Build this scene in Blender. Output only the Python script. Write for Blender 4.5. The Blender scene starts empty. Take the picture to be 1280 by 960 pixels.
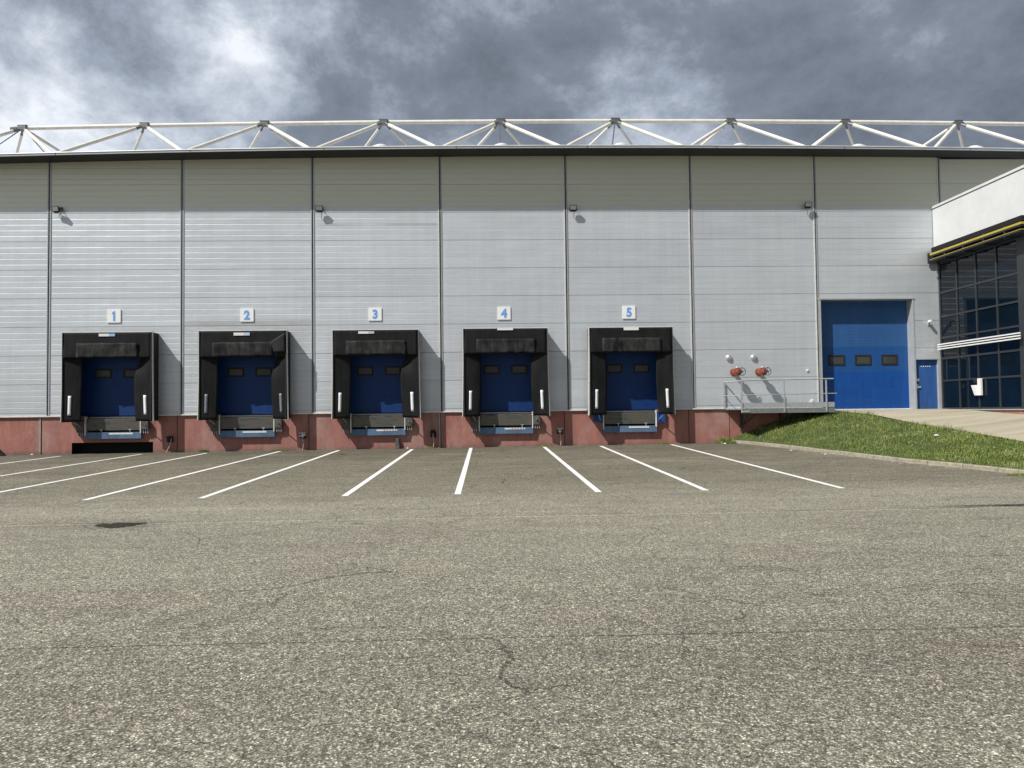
import bpy, bmesh, math, random
from mathutils import Vector, Matrix, noise
random.seed(7)
S = bpy.context.scene; COL = S.collection
R = math.radians

# ------------------------------------------------------------------ object helpers
def tag(o, label=None, cat=None, group=None, kind=None):
    if label: o['label'] = label
    if cat: o['category'] = cat
    if group: o['group'] = group
    if kind: o['kind'] = kind
    return o
def thing(name, label, cat, loc=(0, 0, 0), rz=0, group=None):
    o = bpy.data.objects.new(name, None); COL.objects.link(o)
    o.empty_display_size = .2; o.location = loc; o.rotation_euler = (0, 0, rz)
    return tag(o, label, cat, group)
class MB:
    def __init__(s): s.v = []; s.f = []; s.m = []
    def face(s, pts, mi=0):
        n = len(s.v); s.v += [tuple(p) for p in pts]; s.f.append(tuple(range(n, n + len(pts)))); s.m.append(mi)
    def mesh(s, vs, fs, mi=0):
        n = len(s.v); s.v += [tuple(p) for p in vs]
        for f in fs: s.f.append(tuple(n + i for i in f)); s.m.append(mi)
    def box(s, x0, x1, y0, y1, z0, z1, mi=0):
        vs = [(x, y, z) for z in (z0, z1) for y in (y0, y1) for x in (x0, x1)]
        s.mesh(vs, [(0, 2, 3, 1), (4, 5, 7, 6), (0, 1, 5, 4), (2, 6, 7, 3), (0, 4, 6, 2), (1, 3, 7, 5)], mi)
    def tube(s, a, b, r, r2=None, n=12, mi=0, cap=True):
        a = Vector(a); b = Vector(b); r2 = r if r2 is None else r2
        d = (b - a).normalized(); u = d.orthogonal().normalized(); w = d.cross(u)
        vs = []
        for p, q in ((a, r), (b, r2)):
            for i in range(n):
                t = 2 * math.pi * i / n; vs.append(p + q * (math.cos(t) * u + math.sin(t) * w))
        fs = [(i, (i + 1) % n, n + (i + 1) % n, n + i) for i in range(n)]
        if cap: fs += [tuple(range(n))[::-1], tuple(range(n, 2 * n))]
        s.mesh(vs, fs, mi)
    def path(s, pts, r, n=8, mi=0):
        pts = [Vector(p) for p in pts]; rings = []
        u = None
        for i, p in enumerate(pts):
            d = (pts[min(i + 1, len(pts) - 1)] - pts[max(i - 1, 0)]).normalized()
            u = d.orthogonal().normalized() if u is None else (u - d * u.dot(d)).normalized()
            w = d.cross(u)
            rings.append([p + r * (math.cos(2 * math.pi * k / n) * u + math.sin(2 * math.pi * k / n) * w) for k in range(n)])
        vs = [q for g in rings for q in g]; fs = []
        for i in range(len(pts) - 1):
            for k in range(n):
                fs.append((i * n + k, i * n + (k + 1) % n, (i + 1) * n + (k + 1) % n, (i + 1) * n + k))
        fs += [tuple(range(n))[::-1], tuple(range((len(pts) - 1) * n, len(pts) * n))]
        s.mesh(vs, fs, mi)
    def lathe(s, c, axis, prof, n=20, mi=0):      # prof: (dist along axis, radius)
        c = Vector(c); d = Vector(axis).normalized(); u = d.orthogonal().normalized(); w = d.cross(u)
        vs = [c + d * h + r * (math.cos(2 * math.pi * k / n) * u + math.sin(2 * math.pi * k / n) * w) for h, r in prof for k in range(n)]
        fs = [(i * n + k, i * n + (k + 1) % n, (i + 1) * n + (k + 1) % n, (i + 1) * n + k) for i in range(len(prof) - 1) for k in range(n)]
        fs += [tuple(range(n))[::-1], tuple(range((len(prof) - 1) * n, len(prof) * n))]
        s.mesh(vs, fs, mi)
    def torus(s, c, axis, Rr, r, n=24, m=8, mi=0):
        c = Vector(c); d = Vector(axis).normalized(); u = d.orthogonal().normalized(); w = d.cross(u)
        vs = []
        for i in range(n):
            t = 2 * math.pi * i / n; e = math.cos(t) * u + math.sin(t) * w
            for k in range(m):
                q = 2 * math.pi * k / m; vs.append(c + e * (Rr + r * math.cos(q)) + d * r * math.sin(q))
        fs = [(i * m + k, i * m + (k + 1) % m, ((i + 1) % n) * m + (k + 1) % m, ((i + 1) % n) * m + k) for i in range(n) for k in range(m)]
        s.mesh(vs, fs, mi)
    def sheet(s, fn, nu, nv, mi=0):               # fn(u,v) -> point, u,v in 0..1
        vs = [fn(i / nu, j / nv) for j in range(nv + 1) for i in range(nu + 1)]
        fs = [(j * (nu + 1) + i, j * (nu + 1) + i + 1, (j + 1) * (nu + 1) + i + 1, (j + 1) * (nu + 1) + i) for j in range(nv) for i in range(nu)]
        s.mesh(vs, fs, mi)
    def build(s, name, mats, parent=None, smooth=False, bevel=0, fix=True):
        me = bpy.data.meshes.new(name); me.from_pydata(s.v, [], s.f)
        if not isinstance(mats, (list, tuple)): mats = [mats]
        for m in mats: me.materials.append(m)
        me.polygons.foreach_set('material_index', s.m)
        if fix:
            bm = bmesh.new(); bm.from_mesh(me); bmesh.ops.recalc_face_normals(bm, faces=bm.faces); bm.to_mesh(me); bm.free()
        if smooth:
            me.polygons.foreach_set('use_smooth', [True] * len(me.polygons))
            me.update()
            try: me.set_sharp_from_angle(angle=R(38))
            except Exception: pass
        o = bpy.data.objects.new(name, me); COL.objects.link(o)
        if parent: o.parent = parent
        if bevel:
            b = o.modifiers.new('bevel', 'BEVEL'); b.width = bevel; b.segments = 2; b.limit_method = 'ANGLE'
        return o

# ------------------------------------------------------------------ material helpers
class NT:
    def __init__(s, name):
        s.mat = bpy.data.materials.new(name); s.mat.use_nodes = True
        s.t = s.mat.node_tree; s.t.nodes.clear()
        s.out = s.n('ShaderNodeOutputMaterial'); s.p = s.n('ShaderNodeBsdfPrincipled')
        s.l(s.p.outputs[0], s.out.inputs[0])
    def n(s, t, **k):
        o = s.t.nodes.new(t)
        for a, b in k.items(): setattr(o, a, b)
        return o
    def l(s, a, b): s.t.links.new(a, b)
    def val(s, sock, v):
        if isinstance(v, (int, float, tuple, list)): sock.default_value = v
        else: s.l(v, sock)
    def pos(s, scale=(1, 1, 1), loc=(0, 0, 0)):
        g = s.n('ShaderNodeNewGeometry'); m = s.n('ShaderNodeMapping'); s.l(g.outputs['Position'], m.inputs[0])
        m.inputs['Scale'].default_value = scale; m.inputs['Location'].default_value = loc
        return m.outputs[0]
    def noise(s, vec, scale, detail=3, rough=.55, dist=0, col=False):
        o = s.n('ShaderNodeTexNoise'); s.l(vec, o.inputs['Vector']); o.inputs['Scale'].default_value = scale
        o.inputs['Detail'].default_value = detail; o.inputs['Roughness'].default_value = rough; o.inputs['Distortion'].default_value = dist
        return o.outputs['Color' if col else 'Fac']
    def vor(s, vec, scale, feature='F1', out='Distance', rnd=1):
        o = s.n('ShaderNodeTexVoronoi', feature=feature); s.l(vec, o.inputs['Vector']); o.inputs['Scale'].default_value = scale
        o.inputs['Randomness'].default_value = rnd
        return o.outputs[out]
    def ramp(s, fac, stops, interp='LINEAR'):
        o = s.n('ShaderNodeValToRGB'); s.l(fac, o.inputs[0]); o.color_ramp.interpolation = interp
        e = o.color_ramp.elements
        while len(e) < len(stops): e.new(.5)
        for i, (p, c) in enumerate(stops):
            e[i].position = p; e[i].color = (c, c, c, 1) if isinstance(c, (int, float)) else (*c, 1)
        return o.outputs[0]
    def math(s, op, a, b=0, c=None, clamp=False):
        o = s.n('ShaderNodeMath', operation=op, use_clamp=clamp); s.val(o.inputs[0], a); s.val(o.inputs[1], b)
        if c is not None: s.val(o.inputs[2], c)
        return o.outputs[0]
    def mix(s, fac, a, b, mode='MIX'):
        o = s.n('ShaderNodeMix', data_type='RGBA', blend_type=mode); s.val(o.inputs[0], fac)
        s.val(o.inputs[6], (*a, 1) if isinstance(a, tuple) and len(a) == 3 else a)
        s.val(o.inputs[7], (*b, 1) if isinstance(b, tuple) and len(b) == 3 else b)
        return o.outputs[2]
    def bump(s, h, strength=.3, dist=.01):
        o = s.n('ShaderNodeBump'); o.inputs['Strength'].default_value = strength; o.inputs['Distance'].default_value = dist
        s.l(h, o.inputs['Height']); s.l(o.outputs[0], s.p.inputs['Normal'])
    def sep(s, v):
        o = s.n('ShaderNodeSeparateXYZ'); s.l(v, o.inputs[0]); return o.outputs
    def base(s, c): s.val(s.p.inputs['Base Color'], (*c, 1) if isinstance(c, tuple) and len(c) == 3 else c)
    def set(s, **k):
        for a, b in k.items(): s.val(s.p.inputs[a.replace('_', ' ')], b)
        return s
MAT = {}
def simple(name, c, rough=.6, metal=0, var=.12, scale=3, bumpy=0, spec=.5, stretch=(1, 1, 1)):
    m = NT(name)
    f = m.noise(m.pos(stretch), scale, 4, .6)
    lo = tuple(x * (1 - var) for x in c); hi = tuple(min(1, x * (1 + var)) for x in c)
    m.base(m.ramp(f, [(.3, lo), (.7, hi)])); m.set(Roughness=rough, Metallic=metal)
    m.p.inputs['Specular IOR Level'].default_value = spec
    if bumpy: m.bump(m.noise(m.pos(), 60, 3), bumpy, .005)
    MAT[name] = m.mat
    return m.mat

# --- cladding
def cladding(name, tint, metal):
    m = NT(name); p = m.pos(); x, y, z = m.sep(p)
    row = m.math('FLOOR', m.math('DIVIDE', m.math('SUBTRACT', z, 8.35), 1.1))
    bay = m.math('FLOOR', m.math('DIVIDE', m.math('ADD', x, 16.7), 4.99))
    w = m.n('ShaderNodeTexWhiteNoise', noise_dimensions='2D'); c = m.n('ShaderNodeCombineXYZ')
    m.l(row, c.inputs[0]); m.l(bay, c.inputs[1]); m.l(c.outputs[0], w.inputs['Vector'])
    course = m.math('MULTIPLY_ADD', w.outputs['Value'], .09, .955)
    streak = m.ramp(m.noise(m.pos((1.6, 1, .09)), 2.2, 5, .65), [(.33, .95), (.66, 1.02)])
    blotch = m.ramp(m.noise(m.pos((.35, 1, 2.2)), 1.1, 4, .6), [(.3, .93), (.7, 1.04)])
    fine = m.ramp(m.noise(p, 14, 4, .7), [(.3, .975), (.7, 1.025)])
    k = m.math('MULTIPLY', m.math('MULTIPLY', course, streak), m.math('MULTIPLY', blotch, fine))
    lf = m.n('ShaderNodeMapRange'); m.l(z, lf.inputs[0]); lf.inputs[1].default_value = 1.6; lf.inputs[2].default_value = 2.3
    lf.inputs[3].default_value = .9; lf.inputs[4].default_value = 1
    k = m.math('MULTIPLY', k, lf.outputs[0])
    g = m.n('ShaderNodeCombineColor')
    for i in range(3): m.l(m.math('MULTIPLY', k, tint[i]), g.inputs[i])
    # olive tint paints bounced light into the eave's shadow on the top courses
    shade_tint = m.n('ShaderNodeMapRange'); m.l(m.math('ADD', z, m.math('MULTIPLY', m.noise(m.pos((.6, 1, .3)), 2, 4), .6)), shade_tint.inputs[0])
    shade_tint.inputs[1].default_value = 9.78; shade_tint.inputs[2].default_value = 10.1; shade_tint.inputs[3].default_value = 0; shade_tint.inputs[4].default_value = .95
    def rng(v, a, b_): return m.math('MULTIPLY', m.math('GREATER_THAN', v, a), m.math('LESS_THAN', v, b_))
    wob = m.noise(m.pos((.5, 1, 1)), 1.3, 5, .7)
    st = m.math('MULTIPLY', m.math('MULTIPLY', rng(x, -11.55, -6.72), rng(z, 5.03, 5.27)), m.ramp(wob, [(.3, .35), (.6, .8)]))
    st2 = m.math('MULTIPLY', m.math('MULTIPLY', rng(x, -6.5, -1.8), rng(z, 8.93, 9.02)), m.ramp(wob, [(.35, .2), (.6, .9)]))
    st3 = m.math('MULTIPLY', m.math('MULTIPLY', rng(x, -11.55, -6.72), rng(z, 4.0, 5.03)), m.ramp(m.noise(m.pos((.7, 1, 1.5)), 1.6, 5, .7), [(.4, 0.), (.7, .55)]))
    stn = m.math('MAXIMUM', m.math('MAXIMUM', st, st2), st3)
    g2 = m.mix(stn, g.outputs[0], (.40, .405, .40))
    m.base(m.mix(shade_tint.outputs[0], g2, (.61, .615, .495)))
    m.set(Roughness=m.ramp(streak, [(0, .5), (1, .42)]), Metallic=metal)
    m.bump(m.noise(m.pos((.5, 1, 1.2)), 1.6, 2), .4, .03)
    return m.mat
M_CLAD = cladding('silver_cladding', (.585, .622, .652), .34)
M_DARK = simple('dark_trim', (.035, .042, .055), .45, .2)
M_GAP = simple('joint_shadow_gap', (.06, .065, .07), .7)
M_TRIM = simple('grey_trim', (.42, .44, .46), .45, .2, .08)
M_LTRIM = simple('light_trim', (.62, .62, .60), .45, .2, .12, 8)
M_FLASH = simple('flashing', (.68, .66, .62), .5, .1, .15, 6, stretch=(1, 1, 4))
M_EDGE = simple('eave_edge', (.50, .51, .51), .5, .1, .2, 1.2)
M_FASC = simple('fascia_paint', (.011, .014, .021), .6, 0, .2, 1.5)
M_ROOF = simple('roof_sheet', (.42, .43, .43), .6)
M_WHITE = simple('truss_paint', (.68, .66, .60), .5, 0, .1, 4, stretch=(1, 1, 1))
M_NODE = simple('node_steel', (.17, .175, .175), .5, .5)
M_CABLE = simple('cable_steel', (.05, .05, .06), .5)
M_BLACK = simple('black_rubber', (.010, .010, .011), .8, 0, .3, 9)
M_BUMP = simple('worn_rubber', (.085, .083, .075), .85, 0, .6, 14, .4, stretch=(2, 2, .6))
M_GREYB = simple('galvanised', (.48, .50, .50), .5, .5, .15, 9)
M_SIGN = simple('sign_white', (.82, .82, .80), .5, 0, .04)
M_DIGIT = simple('sign_blue', (.14, .34, .74), .5, 0, .05)
M_REFL = simple('reflector_white', (.72, .73, .74), .35, 0, .1, 20)
M_REFLD = simple('reflector_worn', (.16, .18, .21), .5, 0, .3, 20)
M_REDV = simple('valve_red', (.27, .075, .05), .45, 0, .3, 20)
M_SILV = simple('silver_cap', (.62, .63, .65), .3, .7, .06)
M_YEL = simple('yellow_paint', (.42, .33, .05), .45, 0, .12, 10)
M_VOID = simple('void_black', (.006, .006, .006), .9)
M_LENS = simple('lamp_lens', (.24, .25, .25), .25, 0, .1)
M_PALE = simple('white_plastic', (.75, .75, .74), .4, 0, .05)
M_DECK = simple('deck_steel', (.20, .22, .21), .6, .3, .2, 9)
M_MULL = simple('mullion', (.026, .031, .035), .5, .0, .12)
M_STRIP = simple('sticker', (.70, .70, .68), .45, 0, .3, 30)
M_HAZ = simple('hazard_red', (.45, .25, .20), .5)
M_ROPE = simple('pale_rope', (.55, .48, .42), .8)
M_PIPE = simple('pipe_grey', (.30, .31, .31), .5)

def blue(name, c, streaks=.16, rough=.38):
    m = NT(name); p = m.pos(); x, y, z = m.sep(p)
    a = m.noise(m.pos((1.2, 1, .18)), 3.5, 5, .7); b = m.noise(m.pos((.5, 1, 3)), 1.4, 3)
    f = m.math('MULTIPLY', m.ramp(a, [(.3, 1 - streaks), (.7, 1 + streaks)]), m.ramp(b, [(.3, .95), (.7, 1.05)]))
    g = m.n('ShaderNodeCombineColor')
    for i in range(3): m.l(m.math('MULTIPLY', f, c[i]), g.inputs[i])
    dust = m.ramp(m.noise(m.pos((3, 1, 3)), 5, 5, .7), [(.55, 0.), (.8, .22)])
    low = m.n('ShaderNodeMapRange'); m.l(z, low.inputs[0]); low.inputs[1].default_value = 2.2; low.inputs[2].default_value = 1.5
    low.inputs[3].default_value = .2; low.inputs[4].default_value = 1.3
    m.base(m.mix(m.math('MULTIPLY', dust, low.outputs[0], clamp=True), g.outputs[0], (.30, .30, .29)))
    m.set(Roughness=rough + .12); m.p.inputs['Specular IOR Level'].default_value = .3; return m.mat
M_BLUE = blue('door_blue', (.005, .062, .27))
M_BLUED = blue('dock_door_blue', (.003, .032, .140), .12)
M_BLUEUP = blue('door_blue_faded', (.024, .088, .24), .10, .42)
M_BLUEMID = blue('door_blue_mid', (.012, .070, .235), .10, .4)
M_BLUEP = blue('personnel_door_blue', (.030, .095, .29), .2)
M_BLUEL = blue('leveller_blue', (.085, .15, .245), .3, .5)

def curtain(name, dustc, amt):
    m = NT(name)
    a = m.noise(m.pos((.9, 1, .35)), 3.2, 6, .7); b = m.noise(m.pos((4, 4, .9)), 2.0, 4, .6)
    f = m.math('MULTIPLY', m.ramp(a, [(.4, 0.), (.75, 1.)]), m.ramp(b, [(.25, .35), (.75, 1.)]))
    m.base(m.mix(m.math('MULTIPLY', f, amt), (.0062, .007, .008), dustc)); m.set(Roughness=.75); m.p.inputs['Specular IOR Level'].default_value = .18
    m.bump(m.noise(m.pos((1.5, 1, .6)), 3, 3), .35, .04)
    return m.mat
M_CURT = curtain('black_curtain', (.08, .08, .075), .18)
M_FLAP = curtain('dusty_flap', (.095, .094, .086), .8)

# --- red plinth
m = NT('red_concrete')
a = m.noise(m.pos((1.3, 1, .25)), 2.4, 6, .7); b = m.noise(m.pos((5, 1, .35)), 3.2, 5, .75); c = m.noise(m.pos(), 28, 3)
col = m.ramp(a, [(.25, (.19, .085, .07)), (.45, (.31, .115, .088)), (.6, (.38, .145, .11)), (.78, (.44, .21, .165))])
col = m.mix(m.ramp(b, [(.45, 0.), (.75, .55)]), col, (.215, .13, .115))
col = m.mix(m.ramp(m.noise(m.pos((6, 1, .3), (7, 3, 1)), 2.2, 4, .7), [(.6, 0.), (.75, .45)]), col, (.50, .29, .235))
x, y, z = m.sep(m.pos())
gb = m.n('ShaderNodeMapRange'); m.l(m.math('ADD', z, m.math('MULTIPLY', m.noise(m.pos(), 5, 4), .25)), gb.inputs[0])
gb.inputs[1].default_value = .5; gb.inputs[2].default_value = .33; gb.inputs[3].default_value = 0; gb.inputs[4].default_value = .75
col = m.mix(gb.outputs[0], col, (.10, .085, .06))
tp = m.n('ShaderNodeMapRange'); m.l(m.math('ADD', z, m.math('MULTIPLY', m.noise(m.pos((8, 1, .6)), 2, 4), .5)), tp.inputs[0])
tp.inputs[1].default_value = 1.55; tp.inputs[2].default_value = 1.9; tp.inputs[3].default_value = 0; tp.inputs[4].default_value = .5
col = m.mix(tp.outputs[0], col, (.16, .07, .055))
oi = m.n('ShaderNodeObjectInfo')
col = m.mix(m.ramp(oi.outputs['Random'], [(0, .05), (1, .30)]), col, (.27, .165, .145))
col = m.mix(m.ramp(m.noise(m.pos((.7, 1, .5), (9, 2, 4)), 1.6, 5, .7), [(.5, 0.), (.72, .5)]), col, (.40, .30, .27))
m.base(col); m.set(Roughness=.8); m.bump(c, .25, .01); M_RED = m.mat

# --- lip plate (rusty steel)
m = NT('rusty_plate')
f = m.noise(m.pos((.8, 1, 3)), 3, 6, .7)
m.base(m.ramp(f, [(.3, (.05, .055, .05)), (.5, (.12, .125, .11)), (.62, (.14, .10, .075)), (.75, (.16, .19, .2))])); m.set(Roughness=.6, Metallic=.3); M_LIP = m.mat

# --- glass
def glass(name, c, rough=.04):
    m = NT(name); m.base(m.ramp(m.noise(m.pos(), .7, 2), [(.3, tuple(v * .6 for v in c)), (.7, c)]))
    m.set(Roughness=rough); m.p.inputs['Specular IOR Level'].default_value = .25
    m.bump(m.noise(m.pos(), .6, 2), .06, .05); return m.mat
M_GLASS = glass('tinted_glass', (.004, .010, .018))
M_PANE = glass('door_pane', (.07, .07, .064), .25)

# --- white ribbed parapet
M_PARA = simple('white_cladding', (.64, .655, .65), .5, 0, .05, 1.5)

# --- yard surface
def yard_mat():
    m = NT('old_asphalt'); p = m.pos(); x, y, z = m.sep(p)
    warp = m.noise(p, 60, 2, .5, col=True)
    pw = m.n('ShaderNodeVectorMath', operation='MULTIPLY_ADD'); m.l(warp, pw.inputs[0]); pw.inputs[1].default_value = (.012, .012, 0); m.l(p, pw.inputs[2])
    v1 = m.n('ShaderNodeTexVoronoi'); m.l(pw.outputs[0], v1.inputs['Vector']); v1.inputs['Scale'].default_value = 98
    cell = m.sep(v1.outputs['Color'])[0]
    v2 = m.n('ShaderNodeTexVoronoi'); m.l(pw.outputs[0], v2.inputs['Vector']); v2.inputs['Scale'].default_value = 42
    cell2 = m.sep(v2.outputs['Color'])[1]
    stone = m.ramp(cell, [(0, .38), (.35, .68), (.62, 1.0), (.84, 1.45), (.97, 2.5)])
    dark = m.ramp(v1.outputs['Distance'], [(.15, 1.), (.6, .55)])
    stone = m.math('MULTIPLY', stone, dark)
    stone = m.math('MULTIPLY', stone, m.ramp(cell2, [(0, .80), (.75, 1.05), (1, 1.45)]))
    # 8 cm - 60 cm mottling keeps some grain at a distance
    mot = m.math('MULTIPLY', m.ramp(m.noise(p, 18, 4, .85), [(.32, .66), (.68, 1.36)]), m.ramp(m.noise(m.pos((.6, 1.6, 1)), 1.7, 5, .65), [(.3, .88), (.7, 1.12)]))
    big = m.ramp(m.noise(m.pos((.10, .5, 1)), 1.0, 5, .6), [(.3, .84), (.7, 1.14)])
    # zones across the yard: darker worn strip by the docks, pale band, mid grey in front
    yy = m.math('ADD', y, m.math('MULTIPLY', m.noise(m.pos((.25, .6, 1)), .8, 3), 3.0))
    zone = m.n('ShaderNodeMapRange'); m.l(yy, zone.inputs[0]); zone.inputs[1].default_value = -31; zone.inputs[2].default_value = 2
    zc = m.ramp(zone.outputs[0], [(0, (.285, .267, .220)), (.22, (.292, .274, .223)), (.36, (.318, .299, .243)), (.47, (.345, .323, .261)), (.53, (.325, .302, .243)), (.58, (.245, .225, .175)), (.80, (.218, .197, .149)), (.97, (.160, .146, .112))])
    # pinkish worn patches
    zc = m.mix(m.ramp(m.noise(m.pos((.22, .5, 1), (3, 9, 0)), 1, 3), [(.52, 0.), (.72, .35)]), zc, (.27, .225, .19))
    k = m.math('MULTIPLY', m.math('MULTIPLY', stone, mot), big)
    # tyre swirls by the docks
    sw = m.noise(m.pos((.35, 2.4, 1)), 1.3, 5, .7, .8)
    nearw = m.n('ShaderNodeMapRange'); m.l(y, nearw.inputs[0]); nearw.inputs[1].default_value = -14; nearw.inputs[2].default_value = -8
    nearw.inputs[3].default_value = 0; nearw.inputs[4].default_value = 1
    k = m.math('MULTIPLY', k, m.mix(nearw.outputs[0], (1, 1, 1), m.ramp(sw, [(.3, .66), (.7, 1.3)])))
    # cracks
    wn = m.noise(p, .9, 4, .6, col=True)
    cw = m.n('ShaderNodeVectorMath', operation='MULTIPLY_ADD'); m.l(wn, cw.inputs[0]); cw.inputs[1].default_value = (.9, .9, 0); m.l(p, cw.inputs[2])
    sc = m.n('ShaderNodeMapping'); m.l(cw.outputs[0], sc.inputs[0]); sc.inputs['Scale'].default_value = (.5, 1.0, 1)
    ve = m.n('ShaderNodeTexVoronoi', feature='DISTANCE_TO_EDGE'); m.l(sc.outputs[0], ve.inputs['Vector']); ve.inputs['Scale'].default_value = .62
    crack = m.math('LESS_THAN', ve.outputs['Distance'], m.math('MULTIPLY', m.noise(p, 5, 3), .0055))
    cm = m.ramp(m.noise(m.pos((1, 1, 1), (5, 2, 0)), .38, 3), [(.36, 0.), (.46, 1.)])
    ve2 = m.n('ShaderNodeTexVoronoi', feature='DISTANCE_TO_EDGE'); m.l(cw.outputs[0], ve2.inputs['Vector']); ve2.inputs['Scale'].default_value = 1.25
    cr2 = m.math('MULTIPLY', m.math('LESS_THAN', ve2.outputs['Distance'], m.math('MULTIPLY', m.noise(p, 6, 2), .0075)), m.ramp(m.noise(m.pos((.5, 1.4, 1), (1, 7, 0)), .5, 3), [(.53, 0.), (.58, 1.)]))
    crack = m.math('MULTIPLY', m.math('MAXIMUM', m.math('MULTIPLY', crack, cm), m.math('MULTIPLY', cr2, .8)), .5)
    # construction joints: a pale tight one and two ragged dark ones, nearly parallel to the building
    def joint(y0, slope, wob, w, lo=0., ns=1.2):
        l = m.math('ADD', m.math('SUBTRACT', y, y0), m.math('MULTIPLY', x, -slope))
        l = m.math('ADD', l, m.math('MULTIPLY', m.math('SUBTRACT', m.noise(m.pos((ns, 0, 0), (y0, 0, 0)), 1.5, 6, .75), .5), wob))
        g = m.ramp(m.noise(m.pos((1, .2, 1), (y0, 1, 0)), 1.1, 4, .7), [(lo, 0.), (lo + .15, 1.)])
        return m.math('MULTIPLY', m.math('LESS_THAN', m.math('ABSOLUTE', l), w), g)
    j1 = joint(-17.98, .013, .10, .05, .15); j2 = joint(-24.35, 0, .16, .008, .3); j3 = joint(-24.75, -.01, .5, .006, .42); j4 = joint(-22.9, .012, .5, .006, .48)
    j1d = joint(-17.90, .013, .10, .035, .42)
    dk = m.math('MAXIMUM', m.math('MAXIMUM', m.math('MULTIPLY', j2, .75), m.math('MULTIPLY', j3, .6)), m.math('MAXIMUM', crack, m.math('MAXIMUM', m.math('MULTIPLY', j4, .5), m.math('MULTIPLY', j1d, .5))))
    k = m.math('MULTIPLY', k, m.math('SUBTRACT', 1, dk))
    k = m.math('MULTIPLY', k, m.math('MULTIPLY_ADD', j1, .32, 1))
    # greasy drips and tyre arcs over the whole yard
    dr = m.n('ShaderNodeTexVoronoi'); m.l(m.pos((1, 1, 0)), dr.inputs['Vector']); dr.inputs['Scale'].default_value = .9
    drp = m.ramp(m.math('ADD', dr.outputs['Distance'], m.math('MULTIPLY', m.noise(p, 6, 3), .12)), [(.10, .62), (.16, 1.)])
    k = m.math('MULTIPLY', k, drp)
    wv = m.n('ShaderNodeVectorMath', operation='MULTIPLY_ADD'); m.l(m.noise(p, .12, 2, col=True), wv.inputs[0]); wv.inputs[1].default_value = (9, 9, 0); m.l(p, wv.inputs[2])
    ty = m.noise(wv.outputs[0], .8, 2, .4)
    tyr = m.ramp(m.math('ABSOLUTE', m.math('SUBTRACT', ty, .5)), [(.0, .84), (.018, .88), (.03, 1.)])
    k = m.math('MULTIPLY', k, m.mix(m.ramp(m.noise(p, .35, 2), [(.45, 0.), (.6, 1.)]), (1, 1, 1), tyr))
    # darker sunken edges: round the pothole and along the joint at the right
    def ell(cx_, cy_, rx_, ry_, amt):
        dx_ = m.math('DIVIDE', m.math('SUBTRACT', x, cx_), rx_); dy_ = m.math('DIVIDE', m.math('SUBTRACT', y, cy_), ry_)
        d_ = m.math('ADD', m.math('MULTIPLY', dx_, dx_), m.math('MULTIPLY', dy_, dy_))
        d_ = m.math('ADD', d_, m.math('MULTIPLY', m.math('SUBTRACT', m.noise(p, 4, 4, .75), .5), 1.6))
        return m.ramp(d_, [(.15, 1 - amt), (1., 1.)])
    k = m.math('MULTIPLY', k, m.math('MULTIPLY', ell(-5.5, -18.1, .8, .6, .22), ell(9.2, -17.6, 2.2, .17, .86)))
    # dark oil stains by the wall
    oil = m.ramp(m.noise(m.pos((.5, .9, 1), (2, 4, 0)), .9, 5, .7), [(.58, 1.), (.72, .66)])
    k = m.math('MULTIPLY', k, m.mix(nearw.outputs[0], (1, 1, 1), oil))
    cc = m.n('ShaderNodeVectorMath', operation='SCALE'); m.l(m.mix(1, zc, (.995, .994, .957), 'MULTIPLY'), cc.inputs[0]); m.l(k, cc.inputs['Scale'])
    m.base(cc.outputs[0]); m.set(Roughness=.88); m.p.inputs['Specular IOR Level'].default_value = .25
    vb = m.n('ShaderNodeTexVoronoi'); m.l(p, vb.inputs['Vector']); vb.inputs['Scale'].default_value = 98
    h = m.math('SUBTRACT', 1, vb.outputs['Distance'])
    m.bump(h, .55, .006)
    return m.mat
M_YARD = yard_mat()
m = NT('line_paint')
wear = m.math('MAXIMUM', m.ramp(m.noise(m.pos(), 30, 4, .85), [(.55, 0.), (.66, .75)]), m.ramp(m.noise(m.pos(), 1.3, 3, .7), [(.52, 0.), (.75, .35)]))
m.base(m.mix(wear, (.80, .79, .75), (.36, .34, .29))); m.set(Roughness=.6); m.bump(m.noise(m.pos(), 90, 2), .3, .004); M_PAINT = m.mat
m = NT('pothole_tar')
m.base(m.ramp(m.noise(m.pos(), 24, 5, .8), [(.38, (.014, .014, .011)), (.55, (.045, .043, .034)), (.72, (.11, .10, .08))])); m.set(Roughness=1); m.p.inputs['Specular IOR Level'].default_value = .1; m.bump(m.noise(m.pos(), 40, 3), .8, .02); M_TAR = m.mat
m = NT('ramp_surface')
a = m.noise(m.pos((.3, 1.6, 1)), 1.3, 5, .65); b = m.noise(m.pos(), 20, 4, .8)
m.base(m.mix(m.ramp(b, [(.3, 0.), (.7, .4)]), m.ramp(a, [(.3, (.27, .235, .165)), (.7, (.43, .385, .29))]), (.28, .255, .19))); m.set(Roughness=.9); m.bump(b, .3, .01); M_RAMP = m.mat
m = NT('kerb_stone')
a = m.noise(m.pos(), 7, 5, .75)
m.base(m.ramp(a, [(.3, (.18, .16, .115)), (.6, (.33, .30, .23)), (.75, (.46, .43, .34))])); m.set(Roughness=.9); m.bump(m.noise(m.pos(), 30, 4), .5, .01); M_KERB = m.mat
m = NT('bank_soil')
m.base(m.ramp(m.noise(m.pos(), 4, 5, .7), [(.3, (.030, .045, .012)), (.6, (.055, .075, .02)), (.8, (.11, .10, .055))])); m.set(Roughness=.95); M_SOIL = m.mat
m = NT('grass_blade')
g = m.n('ShaderNodeNewGeometry')
big = m.noise(m.pos(), 1.1, 4, .7)
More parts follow.
